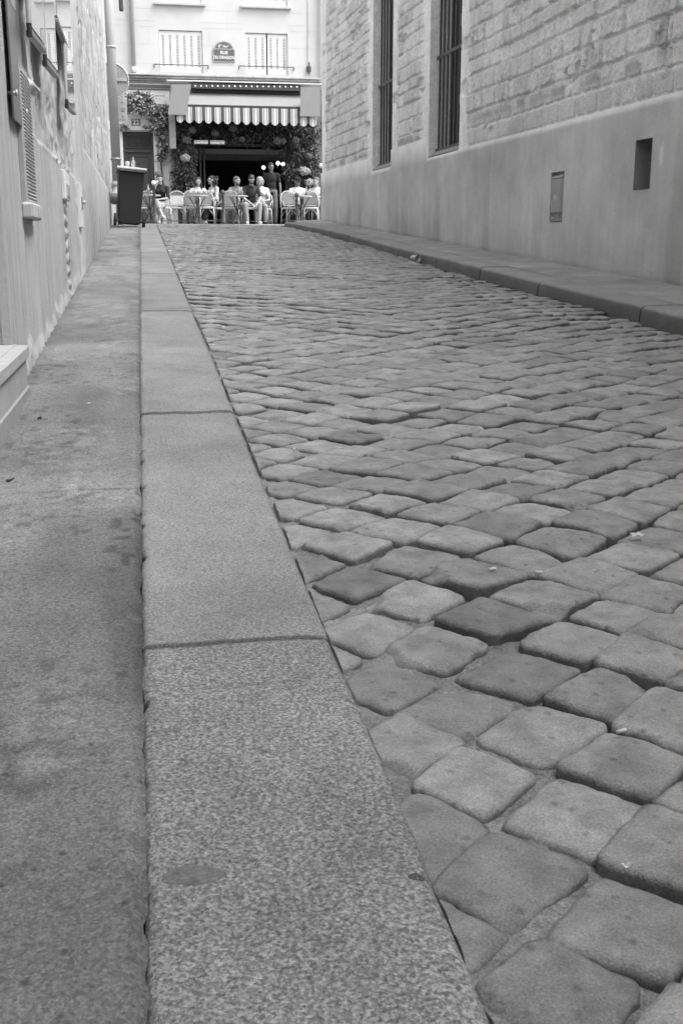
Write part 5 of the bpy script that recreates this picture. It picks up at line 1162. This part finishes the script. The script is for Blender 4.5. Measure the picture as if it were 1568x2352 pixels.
def sit(lean=.0, hz=.56, arms='lap', legs='down', tw=0.):
    c = V(0, .02 + lean, hz + .33); n = c + V(0, .02 + lean * .5, .20); J = dict(pelvis=V(0, 0, hz), chest=c, neck=n, head=n + V(0, .035 + lean * .2, .125), shL=c + V(-.185, 0, .10), shR=c + V(.185, 0, .10))
    A = dict(lap=[(-.24, .08, -.18), (-.10, .33, -.22), (.24, .08, -.18), (.10, .33, -.22)], table=[(-.26, .14, -.14), (-.12, .36, -.08), (.26, .14, -.14), (.12, .36, -.08)], mouth=[(-.24, .12, -.18), (-.02, .3, -.22), (.2, .22, -.12), (.05, .22, .18)], between=[(-.25, .12, -.16), (-.1, .36, -.34), (.24, .16, -.16), (.03, .36, -.34)])[arms]
    for k, o_ in zip(('elL', 'wrL', 'elR', 'wrR'), A): J[k] = c + V(*o_)
    if legs == 'down': J.update(knL=V(-.13, .43, hz - .04), anL=V(-.12, .40, .09), toL=V(-.14, .56, .045), knR=V(.13, .43, hz - .04), anR=V(.12, .42, .09), toR=V(.14, .58, .045))
    if legs == 'apart': J.update(knL=V(-.2, .42, hz - .01), anL=V(-.17, .46, .09), toL=V(-.19, .62, .045), knR=V(.2, .42, hz - .01), anR=V(.16, .46, .09), toR=V(.18, .62, .045))
    if legs == 'cross': J.update(knR=V(.05, .45, hz + .04), anR=V(-.16, .62, .25), toR=V(-.24, .74, .17), knL=V(-.06, .42, hz - .06), anL=V(-.02, .40, .09), toL=V(-.02, .56, .045))
    if legs == 'ankles': J.update(knL=V(-.1, .43, hz - .04), anL=V(.02, .48, .09), toL=V(.02, .63, .045), knR=V(.12, .43, hz - .04), anR=V(-.05, .36, .09), toR=V(-.12, .50, .045))
    return J
def pp(px, Y): x, y, z = px2(px, Y); return (x, y, z)
J = sit(.02, .54, 'mouth', 'cross'); J['curl'] = .8; J['hdR'] = V(-.2, .1, .9)
person('seated woman with cropped dark hair and black top, hand raised to her mouth', pp(372, 31.5), R(165), J, dict(top='cloth_black', bottom='cloth_pattern', sleeve=.95, skirt=.45, shoe='cloth_pale'), 'cropd', head_yaw=R(20), fem=True)
person('young woman with long dark hair looking down at her straw', pp(456, 32.4), R(184), sit(.05, .52, 'table'), dict(top='cloth_white', bottom='cloth_pale', sleeve=.35, leg=.6), 'longd', head_yaw=R(-10), head_pitch=R(-12), fem=True)
person('woman with long curly dark hair in a pale blouse turned towards her friend', pp(496, 31.9), R(118), sit(.03, .54, 'lap', 'ankles'), dict(top='cloth_pale', bottom='cloth_dark', sleeve=1.6, skirt=.75, shoe='cloth_pale'), 'curlyd', head_yaw=R(-5), fem=True, glasses=True)
person('bearded man in a pale open collar shirt looking to the right', pp(543, 32.5), R(192), sit(.03, .56, 'table'), dict(top='cloth_mid', bottom='cloth_khaki', sleeve=1.7, collar=1), 'shortm', head_yaw=R(38), beard=1)
person('seated man in a dark polo and pale trousers looking down, hands between his knees', pp(576, 31.75), R(182), sit(.13, .55, 'between', 'apart'), dict(top='cloth_dark', bottom='cloth_khaki', sleeve=.75, collar=1, shoe='white'), 'shortd', head_yaw=R(8), head_pitch=R(-32), beard=2, glasses=True)
person('fair haired woman in a white top seated beside the waiter, face turned away', pp(600, 32.15), R(172), sit(.03, .54, 'lap'), dict(top='cloth_white', bottom='cloth_khaki', sleeve=.6), 'bobf', head_yaw=R(75), fem=True)
st_ = dict(pelvis=V(0, 0, .95), chest=V(0, .0, 1.28), neck=V(0, .0, 1.485), head=V(0, .03, 1.615), shL=V(-.185, 0, 1.40), shR=V(.185, 0, 1.40), elL=V(-.25, -.03, 1.12), wrL=V(-.26, .03, .88), elR=V(.25, -.05, 1.12), wrR=V(.23, -.03, .87), hdL=V(0, .05, -1), hdR=V(0, 0, -1),
          knL=V(-.11, .04, .5), anL=V(-.10, .0, .09), toL=V(-.14, .16, .045), knR=V(.08, .06, .5), anR=V(.05, .02, .09), toR=V(.06, .18, .045), curl=.35)
person('standing waiter in a black polo shirt and faded trousers by the doorway', pp(624, 32.6), R(172), st_, dict(top='cloth_black', bottom='cloth_jeans', sleeve=.6, collar=1, shoe='cloth_black'), 'shortd', skin='skin_tan', head_yaw=R(-12 + 38), head_pitch=R(-4))
person('older man in a dark cap and white shirt seated at the right table', pp(683, 32.4), R(180), sit(.0, .55, 'table'), dict(top='cloth_white', bottom='cloth_dark', sleeve=1.8, collar=1, shoe='cloth_dark'), 'shortm', skin='skin_tan', head_yaw=R(25), cap=True, glasses=True)
person('person in a white shirt half hidden by the corner of the right wall', pp(729, 32.2), R(150), sit(.03, .54, 'table'), dict(top='cloth_white', bottom='cloth_dark', sleeve=1.6), 'shortm', head_yaw=R(0))

# ================================================================= LITTER
cp = ong(921, 588, .0)
cup = thing('plastic_cup', 'clear plastic cup lying against the right kerb', 'cup', (2.93, float(cp[1]) - .05, gz(float(cp[1])) - .02))
cup.rotation_euler = (R(90), 0, R(25))
mb = MB(); mb.lathe((0, 0, -.05), [(.028, 0), (.036, .10), (.038, .102), (.035, .10), (.027, .003)], 20); mb.build('cup_body', 'foil', cup, True)
def scrap(px, py, size, label, name='paper_scrap', m='white', seed=1, kerb=False, surf=None, cat='litter'):
    r_ = random.Random(seed); p = ong(px, py, 0)
    z = surf if surf is not None else (gz(p[1]) + .006 if p[0] < .3 else float(road_z(p[0], p[1])) + .010)
    mb = MB(); n = 5; vs = []
    for i in range(n):
        for j in range(n): vs.append((p[0] + size * (i / (n - 1) - .5) * (1 + .3 * r_.random()), p[1] + size * (j / (n - 1) - .5) * .7, z + size * .35 * r_.random()))
    mb.add(vs, [(i * n + j, (i + 1) * n + j, (i + 1) * n + j + 1, i * n + j + 1) for i in range(n - 1) for j in range(n - 1)])
    return tag(mb.build(name, m, smooth=False), label, cat)
scrap(420, 650, .045, 'crumpled white tissue lying beside the left kerb, halfway up the lane', 'crumpled_tissue', seed=1)
scrap(390, 573, .05, 'flat white paper scrap beside the far end of the left kerb', seed=2)
scrap(124, 747, .018, 'small white paper bit on the asphalt near the left wall', seed=3)
scrap(1462, 1236, .024, 'twisted white wrapper on a cobblestone at the right edge of the picture', 'sweet_wrapper', seed=4)
scrap(1440, 1984, .010, 'crumpled foil bit in a cobble joint near the bottom right corner', 'foil_scrap', 'foil', 5)
scrap(510, 752, .03, 'white paper flake on the cobbles a little off the left kerb', seed=6)
scrap(205, 930, .010, 'small pale flake on the left pavement beside the doorstep', seed=7)
def butt(px, py, a, label):
    p = ong(px, py, -.02); z = float(road_z(p[0], p[1])) + .012; mb = MB(); d = V(math.cos(a), math.sin(a), .05) * .008; q = V(p[0], p[1], z); mb.tube([q - d, q + d], .003, 8); return tag(mb.build('cigarette_butt', 'white', smooth=True), label, 'cigarette butt', 'cigarette butts on the cobbles')
butt(676, 1047, 1.5, 'cigarette butt standing out beside the left kerb, between low cobbles'); butt(1236, 1338, -.5, 'white cigarette butt in a dark joint beside a chipped cobble'); butt(1425, 1705, .2, 'cigarette end in the joint between large cobbles, lower right'); butt(1130, 2228 - 900, .3, 'pale cigarette end between cobbles left of the chipped stone')
def blot(px, py, rx, ry, m, name, label, cat, h=.0008, dz=0.):
    p = ong(px, py, 0); mb = MB(); n = 28; r_ = random.Random(int(px)); ph = [r_.random() * 6.28 for _ in range(4)]
    pts = [((1 + .10 * math.sin(2 * a + ph[0]) + .07 * math.sin(3 * a + ph[1]) + .04 * math.sin(5 * a + ph[2])) * rx * math.cos(a), (1 + .1 * math.sin(2 * a + ph[3]) + .05 * math.sin(4 * a)) * ry * math.sin(a)) for a in [6.283 * i / n for i in range(n)]]
    def zk(x, y):
        ok, loc, _, _ = KL.ray_cast((p[0] + x, p[1] + y, 1), (0, 0, -1))
        return loc[2] if ok and loc[2] > gz(p[1] + y) - .03 else gz(p[1] + y) - .012
    mb.add([(p[0] + x, p[1] + y, zk(x, y) - .0005) for x, y in pts] + [(p[0] + x * .93, p[1] + y * .93, zk(x * .93, y * .93) + h) for x, y in pts], [(i, (i + 1) % n, (i + 1) % n + n, i + n) for i in range(n)] + [tuple(range(n, 2 * n))])
    return tag(mb.build(name, m), label, cat)
blot(442, 2012, .035, .021, 'patch', 'stain', 'flat dark oval stain on the near granite kerb slab', 'stain')
blot(957, 2012, .010, .0075, 'gum', 'chewing_gum', 'small dark gum spot on the right rim of the near kerb slab', 'chewing gum', .0008, -.0045)
# twigs and leaf bits on the pavement
for i, (px, py) in enumerate(((18, 1112), (92, 966), (345, 2340 - 900))):
    if i == 2: continue
    p = ong(px, py, 0); mb = MB(); r_ = random.Random(i)
    for k in range(5): a = V(p[0] + r_.uniform(-.008, .008), p[1] + r_.uniform(-.01, .01), gz(p[1]) + .008); mb.tube([a, a + V(r_.uniform(-.012, .012), r_.uniform(-.012, .012), .004)], .0022, 5)
    tag(mb.build('twig', 'leaf_dark'), ['tiny dark twig on the asphalt at the left edge, below the doorstep', 'dark crumb of dirt on the asphalt beside the doorstep foot'][i], 'twig'); tone1(COL.objects[-1], .6)
